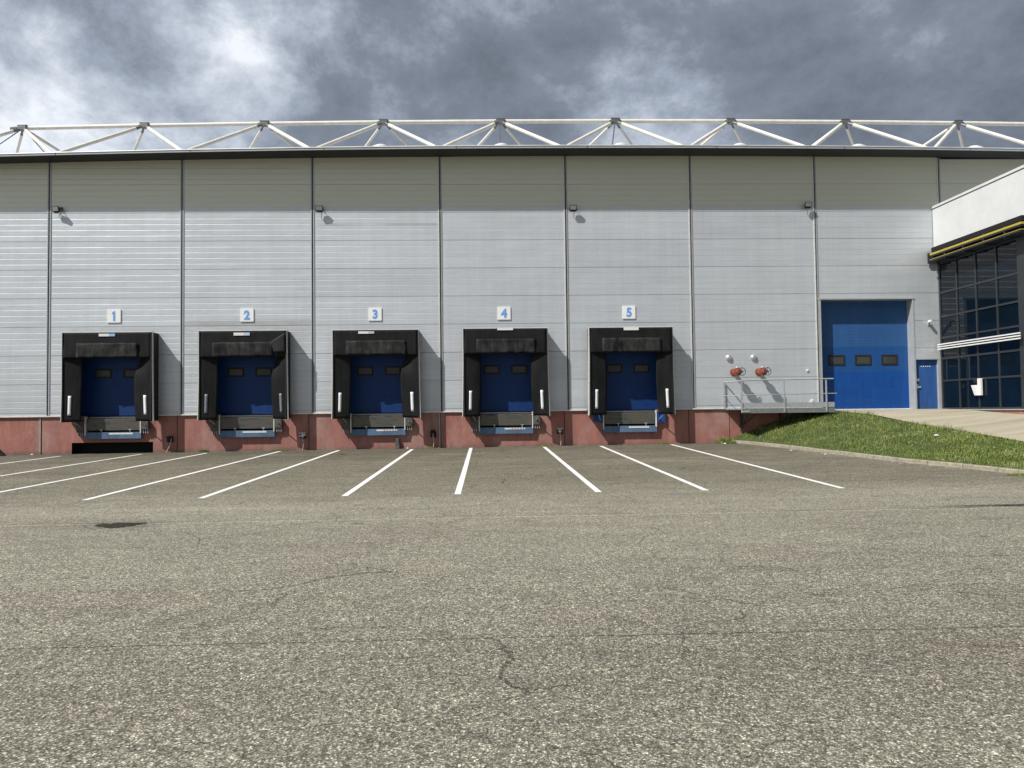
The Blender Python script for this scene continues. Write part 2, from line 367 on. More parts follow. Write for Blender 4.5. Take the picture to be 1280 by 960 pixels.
c1 = m.ramp(big, [(.3, (.10, .14, .034)), (.5, (.175, .23, .06)), (.7, (.27, .30, .11))])
c2 = m.ramp(g.outputs['Random Per Island'], [(0, (.35, .45, .3)), (.5, (.9, .95, .8)), (.88, (1.35, 1.25, 1.2)), (1, (2.6, 1.8, 2.6))])
m.base(m.mix(1, c1, c2, 'MULTIPLY')); m.set(Roughness=.6); m.p.inputs['Specular IOR Level'].default_value = .3
M_GRASS = m.mat

# ------------------------------------------------------------------ terrain heights
def sm(a, b, t):
    t = max(0, min(1, (t - a) / (b - a))); return t * t * (3 - 2 * t)
def lerp_pts(pts, t):
    if t <= pts[0][0]: return pts[0][1]
    for (a, va), (b, vb) in zip(pts, pts[1:]):
        if t <= b: return va + (vb - va) * (t - a) / (b - a)
    return pts[-1][1]
def yard_z(x, y):
    k = max(0, min(1, 1 + y / 15))
    return (.24 + .016 * min(y, 0)) * (y > -15) + .004 * max(-40, min(40, x)) * k
# kerb line: -y -> x
KERB = [(0, 9.45), (.6, 9.86), (3, 10.39), (6.6, 10.94), (9.4, 11.36), (10.9, 11.84), (12.8, 12.27), (15.5, 13.0), (18, 13.9), (20.5, 15.3), (22, 17.0), (22.8, 19.5)]
EDGE = [(0, 13.3), (1, 13.9), (2, 14.5), (3.5, 14.85), (6, 15.1), (9, 15.15), (12, 15.0), (15, 14.9), (18, 15.3), (20.5, 16.6), (22, 18.3), (22.8, 20.5)]
EDZ = [(0, 1.50), (1, 1.42), (2, 1.29), (3.5, 1.06), (6, .83), (9, .57), (12, .33), (15, .16), (18, .10), (23, .08)]
WNZ = [(0, 1.50), (2, 1.46), (4.7, 1.33), (8, 1.05), (12, .65), (16, .3), (20, .10), (24, .06)]
def bank_pt(u, t):                                    # u 0 kerb .. 1 ramp edge, t = -y
    xk = lerp_pts(KERB, t) + .13; xe = lerp_pts(EDGE, t)
    x = xk + (xe - xk) * u
    zk = yard_z(xk, -t) + .10; ze = lerp_pts(EDZ, t) - .01
    return Vector((x, -t, zk + (ze - zk) * (1 - (1 - u) ** 1.5)))

xs = [-400, -120, -60, -40] + [-35 + 2.5 * i for i in range(29)] + [40, 60, 120, 400]
ys = [-300, -120, -60, -40, -30, -20] + [-15 + 1.25 * i for i in range(13)] + [20, 60, 300]
b = MB(); nx = len(xs)
b.mesh([(x, y, yard_z(x, y)) for y in ys for x in xs], [(j * nx + i, j * nx + i + 1, (j + 1) * nx + i + 1, (j + 1) * nx + i) for j in range(len(ys) - 1) for i in range(nx - 1)])
tag(b.build('asphalt_yard', M_YARD, fix=False), 'worn grey asphalt yard in front of the loading docks', 'ground', kind='structure')

def place(i): return ['leftmost', 'second from left', 'third from left', 'fourth from left', 'fifth from left', 'sixth from left', 'seventh from left', 'eighth from left', 'ninth from left', 'rightmost'][i]
LX = [-15.62, -12.84, -10.42, -7.80, -5.57, -2.78, -.56, 2.24, 4.40, 7.17]
LN = ['below the red plinth left of dock 1', 'running out of the frame, ending under dock 1', 'ending by the plinth left of dock 2', 'ending between docks 2 and 3, its near end in view at far left',
      'ending at the left foot of dock 3', 'ending at the right of dock 3', 'nearly vertical between docks 3 and 4', 'ending right of dock 4', 'ending below the left of dock 5', 'ending right of dock 5, nearest the grass']
for i, x in enumerate(LX):
    b = MB(); st = [-1.1, -.75, -.8, -.42, -.5, -.6, -.4, -.55, -.6, -.45][i]; yv = [st]
    while yv[-1] > -14.7: yv.append(max(-14.7, yv[-1] - 1.25))
    L = []; 
    for y in yv:
        e = .006 * noise.noise((x, y * 3, 0)); L.append((x - .07 + e, y)); 
    for (xa, ya), (xb, yb) in zip(L, L[1:]):
        b.face([(xa, ya, yard_z(xa, ya) + .005), (xa + .125, ya, yard_z(xa + .125, ya) + .005), (xb + .125, yb, yard_z(xb + .125, yb) + .005), (xb, yb, yard_z(xb, yb) + .005)])
    o = b.build('painted_bay_line', M_PAINT); 
    for p in o.data.polygons:
        if p.normal.z < 0: p.flip()
    tag(o, 'white painted bay line on the asphalt, ' + LN[i], 'road marking', 'white bay lines on the yard', 'structure')

def blob(name, cx, cy, rx, ry, label, seed):
    b = MB(); n = 90; pts = []
    for i in range(n):
        t = 2 * math.pi * i / n; k = 1 + .45 * noise.noise((math.cos(t) * 1.7 + seed, math.sin(t) * 1.7, seed)) + .45 * noise.noise((math.cos(t) * 9, math.sin(t) * 9, seed)) + .25 * noise.noise((math.cos(t) * 23, math.sin(t) * 23, seed))
        x = cx + rx * k * math.cos(t); y = cy + ry * k * math.sin(t); pts.append((x, y, yard_z(x, y) + .005))
    b.face(pts); o = b.build(name, M_TAR)
    for p in o.data.polygons:
        if p.normal.z < 0: p.flip()
    tag(o, label, 'pothole', kind='structure')
blob('pothole', -5.52, -18.2, .34, .26, 'ragged dark pothole in the asphalt at the left of the yard', 3)

# ------------------------------------------------------------------ bank, ramp, kerb, grass
b = MB(); b.sheet(lambda u, v: bank_pt(u, v * 22.8), 16, 70)
tag(b.build('grass_bank', M_SOIL, smooth=True), 'sloping earth bank under the grass between yard and ramp', 'ground', kind='structure')
b = MB()
def ramp_pt(u, v):
    t = v * 22.8; xe = lerp_pts(EDGE, t) - .02; z0 = lerp_pts(EDZ, t); z1 = lerp_pts(WNZ, t)
    x = xe + (18.6 - xe) * u if t < 12 else xe + (max(18.6, xe + 4) - xe) * u
    return (x, -t, z0 + (z1 - z0) * u + .02)
b.sheet(ramp_pt, 12, 60)
b.sheet(lambda u, v: (18.55 + 40 * u, -5.0 - 17.8 * v, lerp_pts(WNZ, 5.0 + 17.8 * v) + .012), 10, 30)
tag(b.build('ramp', M_RAMP, smooth=True), 'pale sunlit ramp climbing to the big blue door', 'ramp', kind='structure')
b = MB()
pts = []; t = 0.12
while t < 22.8: pts.append((lerp_pts(KERB, t), -t)); t += .25
acc = 0
for i, ((xa, ya), (xb, yb)) in enumerate(zip(pts, pts[1:])):
    if i % 4 == 3: xb2, yb2 = xa + (xb - xa) * .94, ya + (yb - ya) * .94
    else: xb2, yb2 = xb, yb
    d = Vector((xb - xa, yb - ya, 0)).normalized(); nn = Vector((-d.y, d.x, 0))
    if nn.x < 0: nn = -nn
    j = .012 * noise.noise((i // 4 * 7.3, 0, 0))
    A = Vector((xa, ya, 0)); B = Vector((xb2, yb2, 0)); za = yard_z(xa, ya); zb = yard_z(xb, yb)
    h = .11 + j
    vs = []
    for P, zz in ((A, za), (B, zb)):
        for w, hh in ((0, -.05), (.012, h - .015), (.03, h), (.135, h), (.135, -.05)):
            q = P + nn * w; vs.append((q.x, q.y, zz + hh))
    b.mesh(vs, [(k, k + 1, k + 6, k + 5) for k in range(4)] + [(0, 1, 2, 3, 4), (5, 6, 7, 8, 9)])
tag(b.build('kerb', M_KERB), 'low weathered kerb stones curving along the foot of the grass', 'kerb', kind='structure')

def blades(b, P, h, w, lean=.5):
    a = random.uniform(0, 6.283); dx, dy = math.cos(a) * w, math.sin(a) * w
    la = random.uniform(0, 6.283); l = random.uniform(.1, lean) * h; lx, ly = math.cos(la) * l, math.sin(la) * l
    x, y, z = P
    b.mesh([(x - dx, y - dy, z - .01), (x + dx, y + dy, z - .01), (x + dx * .7 + lx * .4, y + dy * .7 + ly * .4, z + h * .55), (x - dx * .7 + lx * .4, y - dy * .7 + ly * .4, z + h * .55), (x + lx, y + ly, z + h)],
           [(0, 1, 2, 3), (3, 2, 4)])
b = MB()
for i in range(62000):
    t = 22.5 * random.random() ** 1.15; u = random.random()
    P = bank_pt(u, t)
    k = noise.noise((P.x * .9, P.y * .9, 3)) ; k2 = noise.noise((P.x * 3, P.y * 3, 8))
    if t > 15 and random.random() < .5: continue
    if k2 < -.30 and random.random() < .75: continue
    if noise.noise((P.x * 1.7, P.y * 1.7, 40)) > .42 and random.random() < .7: continue
    h = (.075 + .06 * k + .055 * k2) * random.uniform(.6, 1.35)
    if u < .05: h *= .7
    if u > .9 and random.random() < .35: h *= 1.6
    if random.random() < .15:      # clover-like leaves
        a = random.uniform(0, 6.28); r = random.uniform(.012, .028); zz = P.z + h * .8
        b.face([(P.x + r * math.cos(a + q) , P.y + r * math.sin(a + q), zz + random.uniform(-.012, .012)) for q in (0, 1.6, 3.1, 4.7)])
    else: blades(b, P, max(.03, h), random.uniform(.004, .009))
tag(b.build('grass', M_GRASS, fix=False), 'rough green grass covering the sloping bank', 'grass', kind='stuff')
def weed(x, y, z, r, h, n, label, name='weed_tuft'):
    b = MB()
    for i in range(n):
        a = random.uniform(0, 6.28); q = r * random.random() ** .6
        blades(b, (q * math.cos(a), q * .5 * math.sin(a), 0), h * random.uniform(.4, 1.1) * (1.15 - q / r * .6), random.uniform(.004, .012), .9)
    o = b.build(name, M_GRASS, fix=False); o.location = (x, y, z)
    return tag(o, label, 'weed')
WE = [(-10.75, .22, .12, 'small green weed at the plinth foot left of dock 2'), (-7.9, .35, .07, 'green weeds at the plinth foot just right of dock 2'),
      (-2.1, .3, .08, 'low weeds under the wall socket right of dock 3'), (6.9, .25, .09, 'small weeds at the plinth foot right of dock 5'), (2.35, .3, .07, 'low weeds at the plinth foot right of dock 4')]
for x, r, h, l in WE: weed(x, -.09, yard_z(x, -.1), r, h, 420, l)
weed(9.3, -.35, yard_z(9.3, -.3), .42, .30, 500, 'bushy green weed where the kerb meets the plinth')
weed(12.1, -12.95, yard_z(12.1, -12.95), .35, .07, 700, 'flat weeds growing below the kerb at the right edge')

# ------------------------------------------------------------------ warehouse
WH = thing('warehouse', 'long grey metal-clad warehouse with numbered loading docks and a red plinth', 'warehouse')
def zb_(x): return 11.67 - .0005 * (x - 6) ** 2
def oh_(x): return (zb_(x) - 9.50) / 2.1
SEAM = [-21.69, -16.70, -11.66, -6.65, -1.70, 3.24, 8.20, 13.21, 18.28]
Z0, ZT = 1.64, 11.7
def prof(z0, z1, k):
    """(z, y) outline of the sandwich panel: a V groove every .22 m, a deeper joint every 1.10 m"""
    h = .022 * k + .008 * (1 - k); d = .0050 * k + .0058 * (1 - k)
    P = [(z0, 0.)]; i = 0
    zz = 8.35 - 1.1 * 7
    while zz < z1 + .2:
        if i % 5 == 0: seg = [(zz - .010, 0), (zz - .008, .022), (zz + .006, .022), (zz + .008, 0)]
        else: seg = [(zz - h, 0), (zz, d), (zz + .006, 0)]
        for a, q in seg:
            if z0 < a < z1: P.append((a, q))
        zz += .22; i += 1
    P.append((z1, 0.)); return P
def panel(b, x0, x1, z0, z1, k, th=.12):
    P = prof(z0, z1, k); n = len(P)
    vs = [(x0, q, a) for a, q in P] + [(x1, q, a) for a, q in P]
    fs = [(i, n + i, n + i + 1, i + 1) for i in range(n - 1)]
    b.mesh(vs, fs)
    bx = [(x0, th, z0), (x1, th, z0), (x1, th, z1), (x0, th, z1)]
    b.mesh(bx, [(3, 2, 1, 0)])
    b.face([(x0, 0, z0), (x0, th, z0), (x1, th, z0), (x1, 0, z0)]); b.face([(x0, 0, z1), (x1, 0, z1), (x1, th, z1), (x0, th, z1)])
    b.face([(x0, q, a) for a, q in P][::-1] + [(x0, th, z0), (x0, th, z1)]) ; b.face([(x1, q, a) for a, q in P] + [(x1, th, z1), (x1, th, z0)])
DOCKX = [-14.19, -9.15, -4.15, .79, 5.63]
DW = 1.36
holes = {1: [(DOCKX[0] - DW, DOCKX[0] + DW, Z0, 3.95)], 2: [(DOCKX[1] - DW, DOCKX[1] + DW, Z0, 3.95)], 3: [(DOCKX[2] - DW, DOCKX[2] + DW, Z0, 3.95)],
         4: [(DOCKX[3] - DW, DOCKX[3] + DW, Z0, 3.95)], 5: [(DOCKX[4] - DW, DOCKX[4] + DW, Z0, 3.95)]}
BD = (13.34, 17.07, 5.90); PD = (17.12, 18.13, 3.53)
for i in range(-1, len(SEAM)):
    x0 = (SEAM[i] if i >= 0 else -40) + .045; x1 = (SEAM[i + 1] if i + 1 < len(SEAM) else 40) - .045
    ZT = max(zb_(x0), zb_(x1)) + .012
    b = MB(); k = [1, 1, 1, 1, .75, .35, .2, .1, .1, .1][i + 1]
    if i in holes:
        hx0, hx1, hz0, hz1 = holes[i][0]
        panel(b, x0, hx0, Z0, hz1, k); panel(b, hx1, x1, Z0, hz1, k); panel(b, x0, x1, hz1, ZT, k)
    elif i == 7:
        panel(b, x0, BD[0], Z0, BD[2], k); panel(b, BD[1], x1, PD[2], BD[2], k); panel(b, x0, x1, BD[2], ZT, k)
    elif i == -1 or i == len(SEAM) - 1:
        xx = x0
        while xx < x1 - .1:
            xe_ = min(xx + 4.9, x1); c_ = MB(); panel(c_, xx, xe_, Z0, min(zb_(xx), zb_(xe_)) + .02, k)
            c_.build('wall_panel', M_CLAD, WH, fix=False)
            if xe_ < x1 - .1:
                c_ = MB(); c_.box(xe_ + .002, xe_ + .088, -.02, .05, Z0, min(zb_(xe_), zb_(xe_ + .1))); c_.build('joint_trim', M_TRIM, WH)
            xx = xe_ + .09
        continue
    else: panel(b, x0, x1, Z0, ZT, k)
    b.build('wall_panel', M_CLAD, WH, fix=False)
for i, x in enumerate(SEAM):
    b = MB(); zb = PD[2] if i == 8 else 1.67; zt_ = zb_(x) + .0
    b.box(x - .065, x - .030, -.028, .05, zb, zt_); b.box(x + .022, x + .065, -.022, .05, zb, zt_, 2)
    b.box(x - .030, x + .022, .012, .05, zb, zt_, 1)
    b.build('joint_trim', [M_TRIM if i < 4 else M_LTRIM, M_GAP, M_PIPE if i >= 4 else M_TRIM], WH)
# fascia / eave / soffit / roof, gently arched along the front
XE = [-40 + i * 1.0 for i in range(81)]
b = MB(); t_ = MB(); so = MB(); rf = MB()
for xa, xb in zip(XE, XE[1:]):
    def q(x, dy, dz): return (x, -oh_(x) + dy, zb_(x) + dz)
    b.face([q(xa, 0, -.012), q(xb, 0, -.012), q(xb, 0, .062), q(xa, 0, .062)]); b.face([q(xa, 0, -.012), q(xa, .05, -.012), q(xb, .05, -.012), q(xb, 0, -.012)])
    b.face([q(xa, .05, -.012), q(xa, .05, .062), q(xb, .05, .062), q(xb, .05, -.012)])
    t_.face([q(xa, -.02, .065), q(xb, -.02, .065), q(xb, -.01, .10), q(xa, -.01, .10)]); t_.face([q(xa, -.01, .10), q(xb, -.01, .10), q(xb, .12, .115), q(xa, .12, .115)])
    t_.face([q(xa, -.02, .065), q(xa, .05, .065), q(xb, .05, .065), q(xb, -.02, .065)])
    so.face([q(xa, .05, .01), (xa, .06, zb_(xa) + .012), (xb, .06, zb_(xb) + .012), q(xb, .05, .01)])
    rf.face([q(xa, .10, .112), q(xb, .10, .112), (xb, 4, zb_(xb) + .40), (xa, 4, zb_(xa) + .40)]); rf.face([(xa, 4, zb_(xa) + .40), (xb, 4, zb_(xb) + .40), (xb, 45, zb_(xb) + .8), (xa, 45, zb_(xa) + .8)])
b.build('fascia', M_TRIM, WH); t_.build('roof_edge', M_EDGE, WH); so.build('soffit', M_FASC, WH); rf.build('roof', M_ROOF, WH, fix=False)
for xx in [-36 + 5 * k for k in range(16)]:
    b = MB(); b.box(xx - .012, xx + .012, -oh_(xx) - .004, -oh_(xx) + .02, zb_(xx) - .016, zb_(xx) + .06); b.build('fascia_joint', M_DARK, WH)
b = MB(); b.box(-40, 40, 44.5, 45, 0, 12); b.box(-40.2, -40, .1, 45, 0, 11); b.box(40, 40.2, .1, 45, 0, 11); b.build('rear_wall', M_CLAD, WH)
# plinth, bay by bay with pits
def rects(x0, x1, z0, z1, hs):
    X = sorted({x0, x1, *[v for h in hs for v in h[:2]]}); Z = sorted({z0, z1, *[v for h in hs for v in h[2:]]})
    for a, c in zip(X, X[1:]):
        run = None
        for d, e in zip(Z, Z[1:]):
            mx, mz = (a + c) / 2, (d + e) / 2
            if any(h[0] < mx < h[1] and h[2] < mz < h[3] for h in hs): continue
            yield a, c, d, e
PJ = [-40, -21.9, -16.93, -11.83, -6.82, -1.74, 3.08, 7.98, 9.6, 13.3, 13.35]
PIT = 1.05
for i in range(len(PJ) - 2):
    x0, x1 = PJ[i] + .014, PJ[i + 1] - .014
    hs = []
    for k, dx in enumerate(DOCKX):
        if x0 < dx < x1: hs.append((dx - PIT, dx + PIT, 1.0, 1.63))
        if k == 0 and x0 < dx < x1: hs.append((-15.80, -12.74, .17, .61))
    b = MB()
    bm = bmesh.new()
    for a, c, d, e in rects(x0, x1, -.2, 1.63, hs):
        b.face([(a, .012, d), (c, .012, d), (c, .012, e), (a, .012, e)])
    for h in hs:
        a, c, d, e = h; q_ = 1 if d < .5 else 0
        b.face([(a, .012, d), (a, .5, d), (c, .5, d), (c, .012, d)], q_); b.face([(a, .012, e), (c, .012, e), (c, .5, e), (a, .5, e)], q_)
        b.face([(a, .012, d), (a, .012, e), (a, .5, e), (a, .5, d)], q_); b.face([(c, .012, d), (c, .5, d), (c, .5, e), (c, .012, e)], q_)
    for xx in (x0, x1): b.face([(xx, .012, -.2), (xx, .2, -.2), (xx, .2, 1.63), (xx, .012, 1.63)])
    b.face([(x0, .012, 1.63), (x1, .012, 1.63), (x1, .12, 1.63), (x0, .12, 1.63)])
    b.build('plinth', [M_RED, M_VOID], WH, fix=False)
for i in range(1, len(PJ) - 1):
    b = MB(); b.box(PJ[i] - .02, PJ[i] + .02, .06, .1, -.2, 1.62); b.build('expansion_joint', M_GAP, WH)
b = MB(); b.box(-15.81, -12.73, .45, .5, .1, .65); b.build('slot_back', M_VOID, WH)
for dx in DOCKX:
    b = MB(); b.box(dx - PIT - .01, dx + PIT + .01, .44, .5, .95, 1.62); b.build('pit_back', M_VOID, WH)
for xx in (-1.80, -17.0):
    b = MB(); b.box(xx, xx + .045, -.01, .012, .25, 1.6); b.build('joint_cover', M_PIPE, WH)
# flashing pieces between the shelters
edges = [-40] + [v for dx in DOCKX for v in (dx - 1.66, dx + 1.66)] + [13.3]
for a, c in zip(edges[::2], edges[1::2]):
    b = MB(); b.box(a + .01, c - .01, -.055, 0.01, 1.605, 1.655); b.build('flashing', M_FLASH, WH, bevel=.004)

# dock doors
def sect_door(x0, x1, y, z0, z1, mats, wins, hsec=.5):
    b = MB(); z = z0; i = 0
    while z < z1 - .01:
        e = min(z + hsec, z1); mi = 0
        if len(mats) > 1:
            mi = 0 if z < 2.9 else (1 if z < 3.9 else 2)
        zz = z
        while zz < e - .01:
            f = min(zz + hsec / 4, e)
            b.face([(x0, y, zz + .003), (x1, y, zz + .003), (x1, y, f - .006), (x0, y, f - .006)], mi)
            b.face([(x0, y, f - .006), (x1, y, f - .006), (x1, y + .004, f - .002), (x0, y + .004, f - .002)], mi)
            b.face([(x0, y + .004, f - .002), (x1, y + .004, f - .002), (x1, y, f + .003), (x0, y, f + .003)], mi)
            zz = f
        z = e; i += 1
    b.face([(x0, y, z0), (x1, y, z0), (x1, y, z0 + .004), (x0, y, z0 + .004)])
    d = b.build('sectional_door', mats, WH, fix=False)
    for (a, c, p, q) in wins:
        f = MB(); w = .055
        f.box(a, c, y - .022, y + .01, p, p + w); f.box(a, c, y - .022, y + .01, q - w, q); f.box(a, a + w, y - .022, y + .01, p + w, q - w); f.box(c - w, c, y - .022, y + .01, p + w, q - w)
        wf = f.build('window', M_BLACK, d)
        g = MB(); g.box(a + w - .002, c - w + .002, y - .008, y - .002, p + w - .002, q - w + .002); g.build('pane', M_PANE, wf)
    s_ = MB(); s_.box(x0 + .01, x1 - .01, y - .02, y + .03, z0 - .05, z0 + .0); s_.build('bottom_seal', M_SIGN, d)
    return d
for dx in DOCKX:
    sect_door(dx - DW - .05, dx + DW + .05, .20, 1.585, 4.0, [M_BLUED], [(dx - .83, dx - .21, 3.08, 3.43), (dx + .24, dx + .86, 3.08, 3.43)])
D = sect_door(BD[0] + .0, BD[1] - .0, .42, 1.55, 5.95, [M_BLUE, M_BLUEMID, M_BLUEUP], [(13.80 + i * 1.08, 14.46 + i * 1.08, 3.31, 3.72) for i in range(3)], .5)
D['label'] = 'large blue sectional door, its upper courses faded'
b = MB()
b.box(BD[0] - .09, BD[0] + .012, -.02, .42, 1.5, BD[2] + .0); b.box(BD[1] - .012, BD[1] + .05, -.015, .42, 1.5, BD[2])
b.box(BD[0] - .12, BD[1] + .06, -.03, .42, BD[2], BD[2] + .07); b.build('door_frame', M_TRIM, WH, bevel=.004)
b = MB(); b.box(BD[0], BD[1], .0, .42, 1.35, 1.505); b.build('door_sill', M_RAMP, WH)
b = MB(); b.box(BD[0] + .02, BD[1] - .02, .37, .415, 1.505, 1.54); b.build('door_threshold', M_FLASH, WH)
# personnel door
b = MB(); b.box(PD[0] + .02, PD[1] - .1, .10, .14, 1.53, PD[2] - .05); P = b.build('personnel_door', M_BLUEP, WH)
P['label'] = 'narrow blue steel personnel door'
b = MB(); b.box(PD[0] - .05, PD[0] + .02, -.01, .15, 1.5, PD[2] - .05); b.box(PD[1] - .1, PD[1] + .02, -.01, .15, 1.5, PD[2] - .05); b.box(PD[0] - .05, PD[1] + .02, -.012, .15, PD[2] - .05, PD[2] + .0)
b.build('door_frame', M_TRIM, WH, bevel=.003)
b = MB(); b.box(PD[0] + .06, PD[0] + .13, .075, .10, 2.33, 2.50); b.box(PD[0] + .10, PD[0] + .22, .05, .065, 2.38, 2.41); b.build('handle', M_PALE, P)
b = MB(); b.box(PD[0] + .08, PD[0] + .18, .094, .10, 2.63, 2.73); b.build('notice', M_PALE, P)
b = MB()
for k in range(5): b.box(PD[0] + .27 + k * .085, PD[0] + .315 + k * .085, .094, .10, 3.20, 3.235)
b.build('sticker', M_PALE, P)
b = MB(); b.box(PD[0] - .06, PD[1] + .03, -.05, .1, 1.3, 1.5); b.build('door_step', M_RAMP, WH)

# roof truss
TR = MB()
TRS = bpy.data.objects.new('roof_truss', None); COL.objects.link(TRS); TRS.parent = WH; TRS['label'] = 'off-white tubular space truss along the roof edge'
NX = [-19.20, -14.19, -9.2, -4.2, .76, 5.70, 10.70, 15.72, 20.72, 25.7]
def zn(x): return 14.03 - .00045 * (x - 8) ** 2
YN = 2.5
for i, x in enumerate(NX):
    n0 = Vector((x, YN, zn(x)))
    b = MB(); b.box(x - .19, x + .19, YN - .12, YN + .12, n0.z + .065, n0.z + .115); b.box(x - .17, x + .17, YN - .13, YN + .13, n0.z - .10, n0.z + .05)
    b.box(x - .26, x + .26, YN - .10, YN + .10, n0.z - .02, n0.z + .02)
    b.build('node_plate', M_NODE, TRS, bevel=.01)
    if i + 1 < len(NX):
        b = MB(); x2 = NX[i + 1]; b.tube((x + .18, YN, n0.z), (x2 - .18, YN, zn(x2)), .086, n=16); b.build('top_chord', M_WHITE, TRS, smooth=True)
    for s in (-1, 1):
        sx = x + s * 2.5
        f0 = Vector((sx, .2, zb_(sx) + .38)); r0 = Vector((sx, 5.5, zb_(sx) + .61))
        for e, r in ((f0, .076), (r0, .060)):
            d = (e - n0).normalized(); b = MB(); b.tube(n0 + d * .42, e, r, n=14); b.tube(n0 + d * .12, n0 + d * .44, r * .55, r * .95, n=10, mi=1)
            b.build('strut', [M_WHITE, M_NODE], TRS, smooth=True)
    if i in (4, 5):
        b = MB(); b.tube(n0, (x, 4.4, zb_(x) + .46), .03, n=8); b.build('stay', M_PIPE, TRS)
x = NX[0]
b = MB(); b.tube((x, YN, zn(x)), (x - 1.4, YN - .9, 12.0), .02, n=6); b.tube((x, YN, zn(x)), (x + 1.0, YN + 1.0, 12.2), .02, n=6); b.tube((x - .2, YN, zn(x) - .02), (x - .5, YN, zn(x) - .05), .09, n=10)
b.build('stay_cable', M_CABLE, TRS)
for i, x in enumerate(NX[3:9]):
    b = MB(); zt = 12.58 + (zb_(x) - 11.67)
    b.lathe((x + .02, 1.5, 11.85), (0, 0, 1), [(0, .22), (.5, .22), (.55, .40), (zt - 11.85, .38), (zt - 11.85 + .10, .18), (zt - 11.85 + .12, .02)])
    o = b.build('roof_vent', M_PARA, smooth=True)
    tag(o, 'low white domed roof vent under the truss node, above ' + ['dock 3', 'dock 4', 'dock 5', 'the red valves', 'the big blue door', 'the white-topped wing'][i], 'roof vent', 'white vents along the roof')

